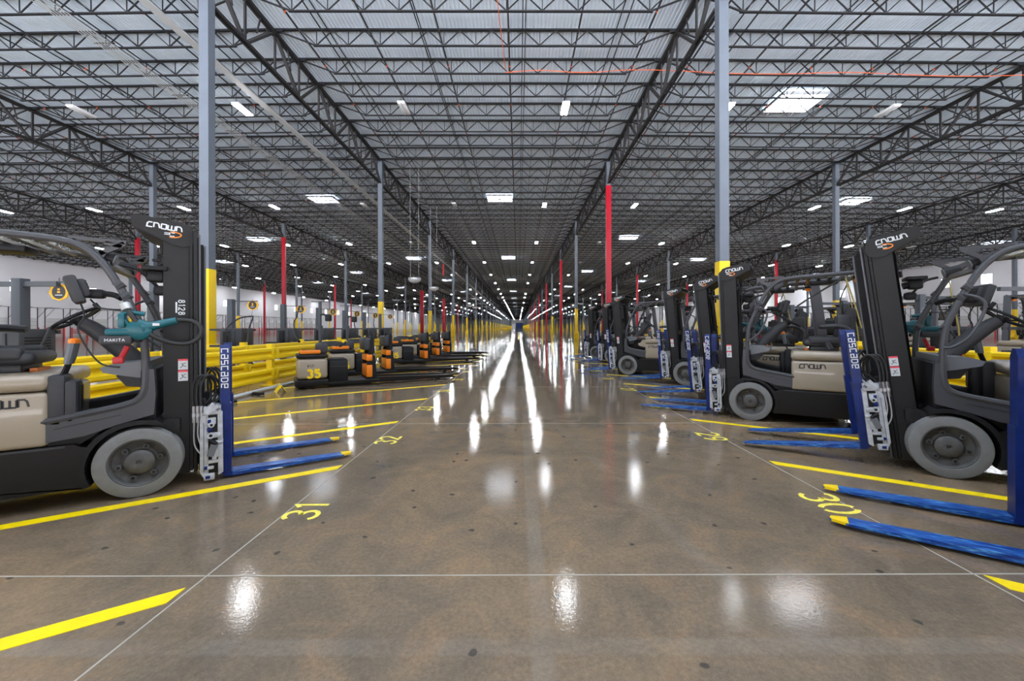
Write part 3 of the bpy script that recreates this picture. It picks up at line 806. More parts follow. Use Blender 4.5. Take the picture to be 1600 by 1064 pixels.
    # wheels
    def wheel(x, y, sg, rad, wd, name, front=True):
        w_ = MB(); R0 = rad; ri = rad * .685
        w_.lathe([(ri, -wd), (R0 * .93, -wd), (R0, -wd + .02), (R0, -.018), (R0 * .985, -.005), (R0 * .94, 0), (ri * 1.02, 0), (ri, -.008)], (x, y, rad), 'y', 48, 0, sg)
        tw = w_.build(name, 'tire', r)
        m_ = MB(); m_.lathe([(ri, -.006), (ri * .97, -.004), (ri * .93, -.012), (ri * .88, -.055), (ri * .60, -.075), (ri * .52, -.07), (ri * .50, -.035), (ri * .42, -.022), (ri * .2, -.016), (ri * .10, -.018), (ri * .08, -.03), (.0005, -.03)], (x, y, rad), 'y', 40, 0, sg)
        for i in range(6):
            a = R(60 * i + 12); bx, bz = x + ri * .68 * math.cos(a), rad + ri * .68 * math.sin(a)
            m_.cyl((bx, y - sg * .075, bz), (bx, y - sg * .032, bz), ri * .12, 12, 0, ri * .105)
            m_.cyl((bx, y - sg * .033, bz), (bx, y - sg * .030, bz), ri * .065, 8, 1)
        m_.build('hub', ['rim', 'black'], tw)
    for sg in (-1, 1):
        wheel(0, sg * .50, sg, .27, .19, 'front_wheel')
        wheel(-1.30, sg * .30, sg, .19, .15, 'rear_wheel')
    # mast (tilts about PIV); its children ride on it
    m = MB()
    for sg in (-1, 1):
        y = sg * .33
        m.box(.13, .30, y - .028, y + .028, .10, 2.09, 0); m.box(.13, .15, y - .028 - (sg > 0) * .03, y + .028 + (sg < 0) * .03, .10, 2.09, 0)
        m.box(.305, .325, y - .055, y + .03, .12, 2.15, 1); m.box(.33, .352, y - .045, y + .02, .10, 2.15, 0)
        m.prism([(-.02, .50), (.16, .58), (.24, .57), (.24, .46), (.16, .44), (-.02, .44)], 'y', y - .04 + sg * .03, y + .04 + sg * .03, 0)
        m.cyl((.17, y + sg * .07, .515), (.17, y + sg * .073, .515), .04, 16, 1)
    m.bar((.20, -.33, 2.05), (.20, .33, 2.05), .07, .12, 0); m.bar((.20, -.33, .25), (.20, .33, .25), .08, .14, 0); m.bar((.18, -.33, 1.2), (.18, .33, 1.2), .05, .10, 0)
    m.shift(-PIV[0], 0, -PIV[2]); mast = m.build('mast', ['mastblack', 'black'], r, PIV)
    def sub(mb, name, mats): mb.shift(-PIV[0], 0, -PIV[2]); return mb.build(name, mats, mast)
    m = MB()
    for sg in (-1, 1):
        y = sg * .255
        m.box(.22, .34, y - .03, y + .03, .14, 2.12, 0); m.box(.34, .36, y - .035, y + .035, .14, 2.12, 1)
        m.box(.36, .372, sg * .285 - .004, sg * .285 + .004, .10, 2.14, 2)
    m.bar((.28, -.27, 2.07), (.28, .27, 2.07), .08, .08, 0); m.bar((.28, -.27, 1.55), (.28, .27, 1.55), .05, .08, 0)
    sub(m, 'inner_mast', ['mastblack', 'black', 'lgrey'])
    m = MB()
    cap = [(.345, 2.09), (.335, 2.15), (.30, 2.195), (.24, 2.215), (-.03, 2.245), (-.06, 2.235), (-.06, 2.15), (-.01, 2.13), (.20, 2.02), (.27, 2.01), (.325, 2.035)]
    for sg in (-1, 1):
        m.prism(cap, 'y', sg * .358, sg * .375, 0)
        y = sg * .3765; th = R(-6)
        right = Vector((math.cos(th) * -sg, 0, -math.sin(th) * sg if sg > 0 else math.sin(th))) ; right = Vector((-sg * math.cos(R(6)), 0, sg * math.sin(R(6)))); up = Vector((math.sin(R(6)), 0, math.cos(R(6))))
        put_text(m, 'CROWN', (.145, y, 2.165), right, up, .038, 1, .19)
        m.strokes([[(p[0] * .05, p[1] * .03) for p in arc(0, 0, 1.1, .75, -110, 110, 12)]], (.195, y, 2.105), Vector((-sg, 0, 0)) if sg < 0 else Vector((-1, 0, 0)), up, .008, 2)
        m.strokes([[(-.055, .012), (-.02, .012), (-.02, .0), (-.055, 0)], [(-.01, .014), (.012, .014)], [(-.02, -.012), (.012, -.012)]], (.195, y, 2.105), Vector((-sg, 0, 0)), up, .006, 1)
    m.prism([(.30, 2.20), (.24, 2.212), (-.03, 2.24), (-.055, 2.235), (-.055, 2.22), (.24, 2.195)], 'y', -.36, .36, 0)
    m.prism([(-.05, 2.14), (-.05, 2.15), (.19, 2.03), (.19, 2.02)], 'y', -.36, .36, 3)
    sub(m, 'mast_cap', ['mastblack', 'white', 'orange', 'black'])
    m = MB()
    for sg in (-1, 1):
        y = sg * .27
        m.cyl((.155, y, .18), (.155, y, 1.30), .034, 12, 0); m.cyl((.155, y, 1.3), (.155, y, 2.02), .020, 10, 1)
        m.rbox(.11, .17, y - .04, y + .04, 1.86, 1.93, .01, 0); m.tube([(.12, y + .03 * sg, 2.03), (.12, y + .03 * sg, 1.95)], .022, 8, 0); m.rbox(.05, .13, y - .02, y + .02, 1.885, 1.905, .004, 0)
        m.cyl((.10, y, 1.86), (.10, y, 1.80), .014, 8, 0)
        m.tube([(.10, sg * .30, .34), (-.14, sg * .30, .62)], .025, 8, 1)
    sub(m, 'lift_cylinder', ['black', 'mastblack'])
    # warning label
    m = MB()
    for sg in (-1, 1):
        y = sg * .3595
        for z in (.88, .975):
            m.box(.225, .29, min(y, y + sg * .001), max(y, y + sg * .001), z, z + .09, 0); m.box(.225, .29, min(y, y + sg * .0016), max(y, y + sg * .0016), z + .075, z + .09, 1)
            m.strokes([[(-.02, -.02), (0, .0), (-.01, .02)], [(0, 0), (.02, -.01)], [(-.005, .01), (.018, .022)]], (.258, y + sg * .002, z + .035), (-sg, 0, 0), (0, 0, 1), .005, 2)
    sub(m, 'warning_label', ['white', 'redglow', 'inkblack'])
    # white cast fork positioner
    m = MB()
    for sg in (-1, 1):
        y0, y1 = sg * .39, sg * .44
        a, b2 = min(y0, y1), max(y0, y1); o = sg * .45
        m.prism([(.375, .10), (.375, .54), (.395, .58), (.43, .59), (.432, .05), (.40, .05)], 'y', a, b2, 0)           # rear plate
        m.prism([(.495, .62), (.53, .60), (.535, .08), (.50, .06), (.498, .30)], 'y', a, b2, 0)                       # front plate
        m.box(.43, .50, a + .012, b2 - .012, .08, .60, 1)                                                              # recess
        for z0, z1, x0, x1 in ((.585, .655, .40, .52), (.50, .56, .42, .485), (.385, .43, .42, .52), (.335, .36, .45, .535), (.17, .20, .43, .50), (.12, .145, .41, .47), (.03, .085, .40, .475), (.22, .24, .455, .51)):
            m.rbox(x0, x1, min(y0, sg * .455), max(y0, sg * .455), z0, z1, .007, 0)
        for z0, z1, x0, x1 in ((.515, .545, .428, .452), (.445, .475, .424, .460), (.125, .150, .405, .425), (.045, .07, .412, .445)):
            m.rbox(x0, x1, min(y0, sg * .459), max(y0, sg * .459), z0, z1, .003, 2)
        m.bar((.445, sg * .445, .235), (.475, sg * .452, .33), .045, .05, 3); m.bar((.47, sg * .448, .20), (.50, sg * .452, .30), .02, .03, 0)
        m.bar((.41, sg * .44, .60), (.47, sg * .45, .68), .025, .03, 0); m.bar((.46, sg * .44, .68), (.51, sg * .45, .62), .02, .03, 3)
        m.box(.398, .404, sg * .4405, sg * .4415, .10, .52, 3)
        for x, z, rr in ((.455, .50, .022), (.45, .41, .026)):
            m.cyl((x, o - sg * .01, z), (x, o + sg * .018, z), rr, 16, 0); m.cyl((x, o + sg * .018, z), (x, o + sg * .02, z), rr * .5, 10, 1)
        m.bar((.42, o, .60), (.50, o, .66), .03, .03, 0)
        m.tube([(.44, o, .37), (.49, o, .33)], .02, 8, 1)
    m.box(.40, .49, -.40, .40, .10, .20, 0); m.box(.40, .49, -.40, .40, .46, .56, 0); m.rbox(.45, .52, -.30, .30, .28, .36, .02, 0); m.cyl((.44, -.38, .62), (.44, .38, .62), .03, 12, 0)
    m.box(.36, .40, -.34, -.22, .1, .7, 1); m.box(.36, .40, .22, .34, .1, .7, 1)
    carr = sub(m, 'fork_carriage', ['castw', 'black', 'blue', 'lgrey'])
    # forks
    forks = []
    for sg in (-1, 1):
        m = MB(); y = sg * .33; hw = .06
        m.prism([(.54, .02), (1.45, .025), (1.62, .038), (1.62, .045), (.62, .062), (.60, .075), (.585, .64), (.575, 1.10), (.54, 1.10)][0:8] + [(.54, 1.10)], 'y', y - hw, y + hw, 0) if False else None
        m.box(.52, .592, y - hw, y + hw, .06, .66, 0)
        m.prism([(y - hw, .66), (y + hw, .66), (y + hw, 1.12), (y + hw - .035, 1.175), (y - hw + .035, 1.175), (y - hw, 1.12)], 'x', .51, .58, 0)
        m.prism([(.52, .06), (.535, .032), (.56, .022), (.60, .02), (.60, .06)], 'y', y - hw, y + hw, 0)
        tip = [(.60, y - hw), (1.50, y - hw), (1.60, y - hw + .035), (1.61, y), (1.60, y + hw - .035), (1.50, y + hw), (.60, y + hw)]
        m.add([(x, yy, .02 if x < 1.4 else .03) for x, yy in tip] + [(x, yy, .064 - .022 * (x - .6)) for x, yy in tip], [tuple(range(7)), tuple(range(7, 14))[::-1]] + [(i + 7, (i + 1) % 7 + 7, (i + 1) % 7, i) for i in range(7)], 1)
        # yellow tip paint
        
        # lettering reads down the outer edge of the upright and its face
        ls, wd = word('cascade', .25); k_ = .078
        for yo in (-1, 1):
            fy = y + yo * (hw + .0012)
            pass
        lt = [[((p[0] - wd / 2) * .054, (p[1] - .5) * .046) for p in l] for l in ls]
        fy = y + sg * (hw + .0025)
        m.strokes(lt, (.545, fy, .97), (0, 0, -1), (1 if sg < 0 else -1, 0, 0), .0085, 2)
        
        forks.append(m)
    for m, sg in zip(forks, (-1, 1)):
        fk = sub(m, 'fork', ['blue', 'bluew', 'white', 'yellow'])
    # hydraulic hoses with fittings
    for sg in (-1, 1):
        m = MB()
        for i in range(3):
            y = sg * (.375 + .012 * i); x = .33 + .028 * i
            m.tube(curve([(x, y, .62), (x - .01, y, .74), (x + .0, y, .86), (x + .05, y, .92), (x + .11, y - sg * .05, .86), (x + .11 + .01 * i, y - sg * .08, .74), (.44, y - sg * .06, .63)], 5), .011, 7, 0)
            m.cyl((x, y, .52), (x, y, .66), .014, 8, 1); m.cyl((x, y, .57), (x, y, .60), .019, 6, 1)
        m.tube(curve([(.335, sg * .39, .56), (.335, sg * .39, .34), (.385, sg * .40, .24)], 4), .008, 6, 1); m.tube(curve([(.362, sg * .40, .54), (.36, sg * .40, .40), (.40, sg * .41, .28)], 4), .008, 6, 1)
        m.tube(curve([(.40, sg * .36, .66), (.47, sg * .34, .74), (.55, sg * .30, .72), (.52, sg * .2, .66)], 5), .008, 6, 0)
        sub(m, 'hydraulic_hose', ['rubber', 'chrome'])
    for ob in COL.objects:
        if ob.parent == r and ob.name.startswith('seat_switch'): pass
    return r

def tip_paint(root):
    ch = [c for c in KIDS[root.name] if c.name.split('.')[0] == 'mast'][0]
    for sg in (-1, 1):
        y = sg * .33; m = MB(); hw = .048
        m.prism([(1.51, y - .056), (1.598, y - .028), (1.607, y), (1.598, y + .028), (1.51, y + .056)], 'z', .0295, .0475)
        m.shift(-PIV[0], 0, -PIV[2]); m.build('fork_tip_paint', 'yellow', ch)
def near_wheel(px, Y):      # world point where the near face of the front wheel stands
    return Vector(((px - 810) / F * Y, Y, 0))
def set_mast(root, tilt):
    for ch in KIDS.get(root.name, ()):
        if ch.name.split('.')[0] == 'mast':
            ch.rotation_euler = (0, R(tilt), 0)
            lift = 1.52 * math.sin(R(tilt)) / math.cos(R(tilt)) + .0
            for q in KIDS.get(ch.name, ()):
                if q.name.split('.')[0] in ('fork', 'fork_carriage'):
                    q.location = (0, 0, lift)
                    if q.name.split('.')[0] == 'fork' and tilt > 0: q.location = (0, 0, lift)
                if q.name.split('.')[0] == 'hydraulic_hose': q.location = (0, 0, lift)
fork0 = forklift_proto(); index_kids()
TR = []
def forklifts():
    first = True; tips = []
    A = math.atan2(U.y, U.x)
    specs = [  # near-wheel contact point, side, tilt, label
        ((-2.975, 3.206), 'L', 0, 'black and beige forklift nearest on the left, upright mast numbered 8128'),
        ((3.335, 1.726), 'R', 0, 'forklift cut off by the right frame edge, only its long blue forks showing'),
        ((3.745, 3.556), 'R', 6.5, 'nearest whole forklift on the right, mast tilted forward, in slot 29'),
        ((3.275, 5.79), 'R', 2, 'forklift with cab and beige body in full view, second in the right row'),
        ((3.60, 7.15), 'R', 5.5, 'third forklift in the right row, partly hidden behind the second'),
        ((3.77, 9.25), 'R', 5, 'fourth forklift in the right row, wheel showing between two fork pairs'),
        ((3.02, 11.35), 'R', 5, 'fifth forklift in the right row, cab in open view past a gap'),
        ((3.42, 15.1), 'R', 2, 'sixth forklift in the right row, beyond the empty slot'),
        ((3.22, 17.1), 'R', 2, 'farthest forklift at the end of the right front row'),
    ]
    for (px, py), side, tilt, lab in specs:
        if side == 'L': a = A; n = Vector((-U.y, U.x, 0))
        else: a = math.pi - A; n = Vector((U.y, U.x, 0))
        o = fork0 if first else copy_tree(fork0); first = False
        P = Vector((px, py, 0)) + n * .50
        o.location = P; o.rotation_euler = (0, 0, a); set_mast(o, tilt)
        tag(o, lab, 'forklift', 'forklifts parked along the aisle')
        if tilt == 0: tips.append(o)
        TR.append(o)
    for q in tips: tip_paint(q)
    # truck number on the first mast
    ch = [c for c in KIDS[fork0.name] if c.name == 'mast'][0]
    m = MB(); put_text(m, '8128', (.25 - PIV[0], -.3605, 1.50 - PIV[2]), (0, 0, -1), (1, 0, 0), .042, 0, .17)
    m.strokes([[(-.045, 0), (.045, 0)]], (.215 - PIV[0], -.3605, 1.50 - PIV[2]), (0, 0, -1), (1, 0, 0), .012, 0)
    m.build('truck_number', 'white', ch)
    # forklifts parked beyond the right barrier, facing the other way
    for i, (x, y) in enumerate(((12.6, 9.6), (12.9, 12.6), (12.5, 15.6), (12.8, 19.4), (12.6, 23.2))):
        o = copy_tree(fork0)
        for k_ in list(KIDS[o.name]):
            if k_.name.startswith('mast'):
                for q in list(KIDS.get(k_.name, ())):
                    if q.name.startswith('truck_number'): bpy.data.objects.remove(q)
        o.location = (x, y, 0); o.rotation_euler = (0, 0, R(25)); set_mast(o, 0)
        tag(o, '%s forklift back in the row beyond the right barrier, facing away from the aisle' % ORD[i + 1], 'forklift', 'forklifts beyond the right barrier')
forklifts(); index_kids()
for o_ in list(COL.objects):
    if o_.name.startswith('truck_number') and o_.name != 'truck_number': bpy.data.objects.remove(o_)
index_kids()

# ------------------------------------------------------------------ barriers
def barrier(X, y0, y1, step, face, label, mate=None):
    r = empty('guard_rail', (X, 0, 0)); tag(r, label, 'guard rail')
    def wb(z):                       # W-beam cross section in (x, z)
        return [(.0, z), (.05, z + .03), (.05, z + .08), (.0, z + .13), (.0, z + .15), (.05, z + .20), (.05, z + .25), (.0, z + .28),
                (-.012, z + .28), (.038, z + .25), (.038, z + .20), (-.012, z + .15), (-.012, z + .13), (.038, z + .08), (.038, z + .03), (-.012, z)]
    y = y0; ys = []
    while y < y1 - .1:
        ys.append(y); e = min(y + step, y1)
        for z in (.12, .60):
            m = MB(); p = [(face * (a + .07), b) for a, b in wb(z)]
            m.prism(p, 'y', y + .01, e - .01, 0)
            for yy in (y + .08, e - .08): m.rbox(min(face * .05, face * .125), max(face * .05, face * .125), yy - .05, yy + .05, z + .01, z + .27, .01, 0)
            m.build('rail', 'yellow', r)
        y = e
    ys.append(y1)
    for yy in ys:
        m = MB().rbox(-.065, .065, yy - .065, yy + .065, .0, .96, .008, 0); m.rbox(-.15, .15, yy - .15, yy + .15, 0, .02, .004, 0)
        for a in (-.11, .11):
            for b in (-.11, .11): m.cyl((a, yy + b, .02), (a, yy + b, .04), .015, 6, 0)
        m.build('post', 'yellow', r)
    return r
barrier(-5.75, 3.9, 26.3, 2.8, 1, 'yellow double guard rail behind the left parking slots')
barrier(-7.05, 4.9, 18.9, 2.8, 1, 'second yellow guard rail just behind the front one, before the left chargers')
barrier(8.4, 4.5, 27, 2.8, -1, 'yellow double guard rail behind the right parking slots')

# ------------------------------------------------------------------ chargers
def charger_proto():
    r = empty('battery_charger')
    m = MB(); m.rbox(-.075, .075, -.075, .075, 0, 2.15, .006, 0); m.box(-.16, .16, -.16, .16, 0, .02, 0); m.build('post', 'postg', r)
    m = MB(); m.box(.0, .75, -.012, .012, 2.08, 2.105, 0); m.box(-.7, -.1, .09, .13, 1.25, 1.31, 1); m.box(-.7, -.1, .09, .13, .78, .84, 1)
    m.box(-.1, .75, -.12, -.08, 1.24, 1.30, 1); m.box(-.1, .75, -.12, -.08, .76, .82, 1)
    for x in (-.6, -.4, .2): m.cyl((x, .07, 1.28), (x, .15, 1.28), .015, 8, 1)
    m.build('arm', ['postg', 'chgrey'], r)
    m = MB(); m.rbox(.12, .72, -.62, -.12, .74, 1.32, .02, 0); m.rbox(.20, .40, -.635, -.60, .84, 1.24, .01, 1); m.rbox(.46, .54, -.64, -.60, .80, 1.26, .01, 0)
    for i in range(8): m.box(.722, .726, -.55, -.2, .86 + i * .045, .875 + i * .045, 1)
    m.cyl((.30, -.63, 1.12), (.30, -.66, 1.12), .06, 14, 1); m.cyl((.30, -.63, .94), (.30, -.66, .94), .06, 14, 1); m.rbox(.60, .68, -.65, -.61, .80, .87, .008, 2)
    m.build('cabinet', ['chgrey', 'black', 'lgrey'], r)
    return r
def retractor_reel():  # cable retractor: a round rimmed plate on a hook
    m = MB(); pts = []
    for i in range(32):
        a = 2 * math.pi * i / 32; rr = .155 + .012 * (1 if i % 4 < 2 else 0); pts.append((rr * math.cos(a), rr * .86 * math.sin(a)))
    m.prism(pts, 'y', -.008, .008, 0)
    for sg in (-1, 1):
        y = sg * .0095
        m.lathe([(.115, 0), (.0005, 0)], (0, y, 0), 'y', 24, 1, sg)
        m.strokes([[(-.025, .0), (.025, .0)], [(-.02, .045), (.02, .045)]], (0, y * 1.1, 0), (-sg, 0, 0), (0, 0, 1), .03, 2)
        m.strokes([[(-.06, -.05), (.06, -.05)]], (0, y * 1.1, 0), (-sg, 0, 0), (0, 0, 1), .012, 3)
    return m
def chargers():
    p = charger_proto(); sp = None; index_kids()
    ys = [6.75, 9.2, 11.7, 14.3, 16.8, 19.3, 21.8, 24.3]
    for i, y in enumerate(ys):
        o = p if i == 0 else copy_tree(p)
        o.location = (-8.2, y, 0); tag(o, 'dark charger cabinet on a grey post behind the left rail, %s from the camera' % ORD[i + 1], 'battery charger', 'chargers behind the left rail')
        if i == 0: MB().box(-.9, .62, -.035, .035, 2.02, 2.10).build('beam', 'postg', o)
        r = empty('retractor_reel', (-7.62, y + .05, 1.98 if i else 1.93)); tag(r, 'round black cable retractor with yellow rim hanging over the %s left charger' % ORD[i + 1], 'reel', 'round cable retractors over the chargers')
        if sp is None: sp = retractor_reel().mesh('plate', ['orange_y', 'inkblack', 'orange_y', 'white'])
        q = bpy.data.objects.new('plate', sp); COL.objects.link(q); q.parent = r
        MB().cyl((0, 0, .13), (0, 0, .19 if i else .24), .004, 5).build('hook', 'black', r)
        # charging cable with connector
        m = MB()
        if i in (2, 3, 5, 6):
            if i == 2:
                a = curve([(.45, -.66, 1.02), (.36, -.70, 1.30), (.44, -.35, 1.58), (.58, .0, 1.66), (.74, -.2, 1.60), (.90, -.6, 1.30), (.96, -.75, .95), (1.02, -.85, .62), (1.12, -.95, .46)], 6)
                m.cyl((.58, .0, 1.66), (.58, .04, 1.84), .004, 5, 0)
                m.tube(a, .020, 8, 0); m.tube(curve([(.42, -.68, 1.25), (.44, -.70, .85), (.52, -.72, .58), (.66, -.74, .54), (.76, -.72, .68), (.74, -.68, .80), (.66, -.66, .84)], 6), .018, 8, 0)
                m.tube([(1.10, -.94, .48), (1.24, -.98, .36)], [.045, .04], 8, 1); m.cyl((1.09, -.93, .49), (1.12, -.945, .465), .046, 8, 2)
            else:
                m.tube(curve([(.58, -.1, 1.98), (.62, -.3, 1.7), (.75, -.7, 1.5), (1.0, -1.1, 1.1), (1.25, -1.4, .95)], 5), .020, 8, 0); m.tube([(1.25, -1.4, .95), (1.35, -1.5, .90)], .04, 8, 1)
        else:
            m.tube(curve([(.5, -.66, .84), (.62, -.72, .70), (.80, -.6, .80), (.82, -.4, 1.1), (.70, -.2, 1.34)], 5), .018, 8, 0)
        m.build('charging_cable', ['rubber', 'black', 'redglow'], o)
    index_kids()
    for i, y in enumerate([5.6, 8.1, 10.6, 13.1, 15.6, 18.1, 20.6]):
        o = p.copy(); COL.objects.link(o)
        for ch in KIDS[p.name]:
            if ch.name.split('.')[0] != 'charging_cable': c = ch.copy(); COL.objects.link(c); c.parent = o
        o.location = (10.4, y, 0); o.rotation_euler = (0, 0, 0)
        tag(o, 'dark charger cabinet on a grey post beyond the right rail, %s from the camera' % ORD[i + 1], 'battery charger', 'chargers beyond the right rail')
M['orange_y'] = mat('reel_amber', (.80, .42, .0), .5)
chargers()

# ------------------------------------------------------------------ pallet trucks
def pallet_proto():
    r = empty('pallet_truck')
    m = MB(); m.rbox(.0, .60, -.40, .40, .21, .66, .07, 0, 3)
    put_text(m, '8121', (.27, -.4015, .50), (1, 0, 0), (0, 0, 1), .05, 1, .2)
    b = m.build('power_unit_cover', ['beige', 'inkblack'], r)
    m = MB(); put_text(m, '35', (.33, -.402, .33), (1, 0, 0), (0, 0, 1), .17, 0, .3); m.build('unit_number', 'yellow', b)
    m = MB(); m.rbox(-.01, .61, -.41, .41, .665, .745, .03, 0, 2); m.rbox(.05, .5, -.33, .33, .74, .765, .01, 0)
    l = m.build('top_lid', 'black', r)
    m = MB(); m.rbox(.06, .46, -.36, -.02, .76, .84, .015, 0); m.box(.10, .42, -.32, -.06, .835, .842, 1); m.build('storage_tray', ['orange', 'black'], l)
    m = MB(); m.rbox(-.04, .62, -.43, .43, .055, .205, .03, 0, 2); m.tube([(.1, -.2, .10), (.1, .2, .10)], .10, 16, 1); m.build('bumper', ['chassis', 'black'], r)
    m = MB()
    for y in (-.25, .0, .25): m.lathe([(.001, -.05), (.08, -.05), (.1, -.035), (.1, .035), (.08, .05), (.001, .05)], (.22 if y else .3, y, .10), 'y', 20, 0)
    m.build('drive_wheel', 'rim', r)
    m = MB(); m.rbox(.63, 1.02, -.36, .36, .13, .60, .02, 0); m.box(.64, 1.01, -.362, -.358, .46, .465, 1); m.rbox(.64, 1.0, -.33, .33, .60, .625, .01, 0); m.build('battery_box', ['black', 'rim'], r)
    m = MB(); m.rbox(.60, 1.70, -.42, .42, .06, .135, .01, 0); m.box(1.04, 1.42, -.40, .40, .133, .14, 1); m.build('platform', ['chassis', 'rim'], r)
    m = MB()
    m.prism([(1.42, .12), (1.66, .12), (1.62, .60), (1.57, 1.16), (1.52, 1.16), (1.50, .80), (1.44, .60)], 'y', -.33, -.29, 0)
    m.prism([(1.42, .12), (1.66, .12), (1.62, .60), (1.57, 1.16), (1.52, 1.16), (1.50, .80), (1.44, .60)], 'y', .29, .33, 0)
    m.rbox(1.55, 1.60, -.31, .31, .12, 1.12, .01, 0); m.rbox(1.36, 1.56, -.31, .31, .80, 1.10, .05, 1, 3); m.box(1.40, 1.56, -.30, .30, .12, .16, 0)
    m.cyl((1.60, -.335, .70), (1.60, -.345, .70), .03, 10, 2)
    br = m.build('backrest', ['black', 'dgrey', 'lgrey'], r)
    for z0, z1 in ((.18, .46), (.56, .70)):
        m = MB(); m.rbox(1.42, 1.55, -.36, .28, z0, z1, .015, 0); m.build('storage_bin', 'orange', br)
    m = MB(); m.rbox(.38, .62, -.16, .16, .74, .98, .05, 0, 2)
    m.prism([(.40, .80), (.62, .90), (.95, .92), (.98, .98), (.80, 1.02), (.55, 1.02), (.42, .95)], 'y', -.10, .10, 0)
    m.tube(curve([(.85, -.28, .90), (.98, -.24, .98), (1.0, 0, 1.0), (.98, .24, .98), (.85, .28, .90)], 5), .022, 8, 1); m.rbox(.92, 1.04, -.07, .07, .96, 1.04, .02, 2)
    m.build('control_handle', ['dgrey', 'black', 'yellow'], r)
    for sg in (-1, 1):
        m = MB(); y = sg * .25
        m.prism([(1.62, .08), (3.40, .06), (3.58, .05), (3.60, .075), (3.45, .12), (1.62, .17)], 'y', y - .11, y + .11, 0)
        m.box(1.70, 3.35, y - .07, y + .07, .05, .09, 1); m.cyl((3.15, y - .07, .045), (3.15, y + .07, .045), .043, 12, 1)
        m.build('fork', ['chassis', 'black'], r)
    return r
def pallets():
    p = pallet_proto(); index_kids(); a = R(30); u = Vector((math.cos(a), math.sin(a), 0)); n = Vector((-u.y, u.x, 0))
    labs = ['nearest pallet truck, beige cover with a black and yellow number, behind the yellow rail post', 'pallet truck parked second on the left, cover half hidden behind the nearest one',
            'third pallet truck on the left, standing past the empty slot', 'fourth pallet truck on the left, its orange bins showing under the red column', 'farthest pallet truck on the left, only its backrest standing clear']
    for i, (tx, ty) in enumerate(((-1.64, 10.55), (-1.80, 12.45), (-1.62, 16.3), (-1.55, 18.2), (-1.45, 20.2))):
        o = p if i == 0 else copy_tree(p)
        P = Vector((tx, ty, 0)) - u * 3.58 + n * .36
        o.location = P; o.rotation_euler = (0, 0, a); tag(o, labs[i], 'pallet truck', 'pallet trucks on the left')
        # flexible antenna pole with a scanner holder
        if i in (0, 1):
            q = empty('scanner_pole', P + u * .5 + n * .3); tag(q, 'upright post holding a scanner above the %s pallet truck' % ('nearest' if i == 0 else 'second'), 'pole', 'scanner poles')
            m = MB().cyl((0, 0, .76), (0, 0, 1.95), .035, 10, 0); m.cyl((0, 0, 1.30), (0, 0, 1.38), .06, 10, 0); m.box(-.2, .2, -.01, .01, 1.93, 1.95, 0); m.build('pole', 'postg', q, (0, 0, 0))
            m = MB(); m.tube(curve([(0, 0, 1.62), (.1, -.05, 1.64), (.22, -.1, 1.58)], 4), .022, 8, 0); m.rbox(.18, .30, -.16, -.04, 1.48, 1.64, .02, 0); m.build('scanner_holder', 'black', q)
pallets(); index_kids()

# ------------------------------------------------------------------ leaf blowers hung on the cab pillars
def blower():
    r = empty('leaf_blower')
    m = MB(); y = -.575
    m.lathe([(.001, -.045), (.05, -.045), (.075, -.03), (.08, 0), (.075, .03), (.05, .045), (.001, .045)], (.02, y, 1.315), 'y', 24, 0)
    m.tube([(.04, y, 1.33), (.10, y, 1.345), (.24, y, 1.39)], [.055, .034, .026], 12, 0)
    m.tube(curve([(-.04, y, 1.345), (-.08, y, 1.42), (-.04, y, 1.445), (.05, y, 1.435)], 5), .017, 8, 0)
    m.rbox(-.10, -.06, y - .03, y + .03, 1.33, 1.44, .01, 0); m.rbox(-.17, -.0, y - .04, y + .04, 1.27, 1.325, .02, 0)
    m.box(.10, .14, y - .036, y - .034, 1.345, 1.365, 2)
    r_ = m.build('housing', ['teal', 'black', 'white'], r)
    m = MB(); m.rbox(-.20, -.02, y - .045, y + .045, 1.205, 1.272, .015, 0); put_text(m, 'MAKITA', (-.11, y - .0465, 1.238), (1, 0, 0), (0, 0, 1), .020, 1, .2); m.build('battery_pack', ['dgrey', 'white'], r)
    m = MB(); m.tube(curve([(.24, y, 1.39), (.33, y + .02, 1.385), (.39, y + .02, 1.33), (.38, y + .02, 1.25), (.30, y + .02, 1.20), (.18, y, 1.22), (.06, y - .02, 1.30), (-.02, y - .02, 1.42), (-.06, y + .02, 1.49)], 6), .0175, 10, 0)
    m.tube([(-.05, y + .01, 1.465), (-.07, y + .03, 1.51)], .034, 10, 1); m.build('nozzle_hose', ['rubber', 'tape'], r)
    m = MB(); m.tube([(-.05, y, 1.19), (-.085, y, 1.10)], .018, 8, 0); m.rbox(-.13, -.07, y - .03, y + .03, 1.06, 1.11, .008, 0); m.rbox(-.02, .03, y - .02, y + .02, 1.22, 1.27, .01, 1); m.build('red_clip', ['red', 'black'], r)
    return r
bl = blower(); index_kids()
bl.location = TR[0].location; bl.rotation_euler = TR[0].rotation_euler
tag(bl, 'teal leaf blower with black hose hanging on the pillar of the nearest left forklift', 'leaf blower', 'leaf blowers on forklifts')
for i, lab in ((2, 'teal leaf blower on the far pillar of the nearest whole right forklift'), (3, 'teal leaf blower on the far pillar of the second right forklift')):
    b2 = copy_tree(bl); b2.location = TR[i].location; b2.rotation_euler = TR[i].rotation_euler; tag(b2, lab, 'leaf blower', 'leaf blowers on forklifts')

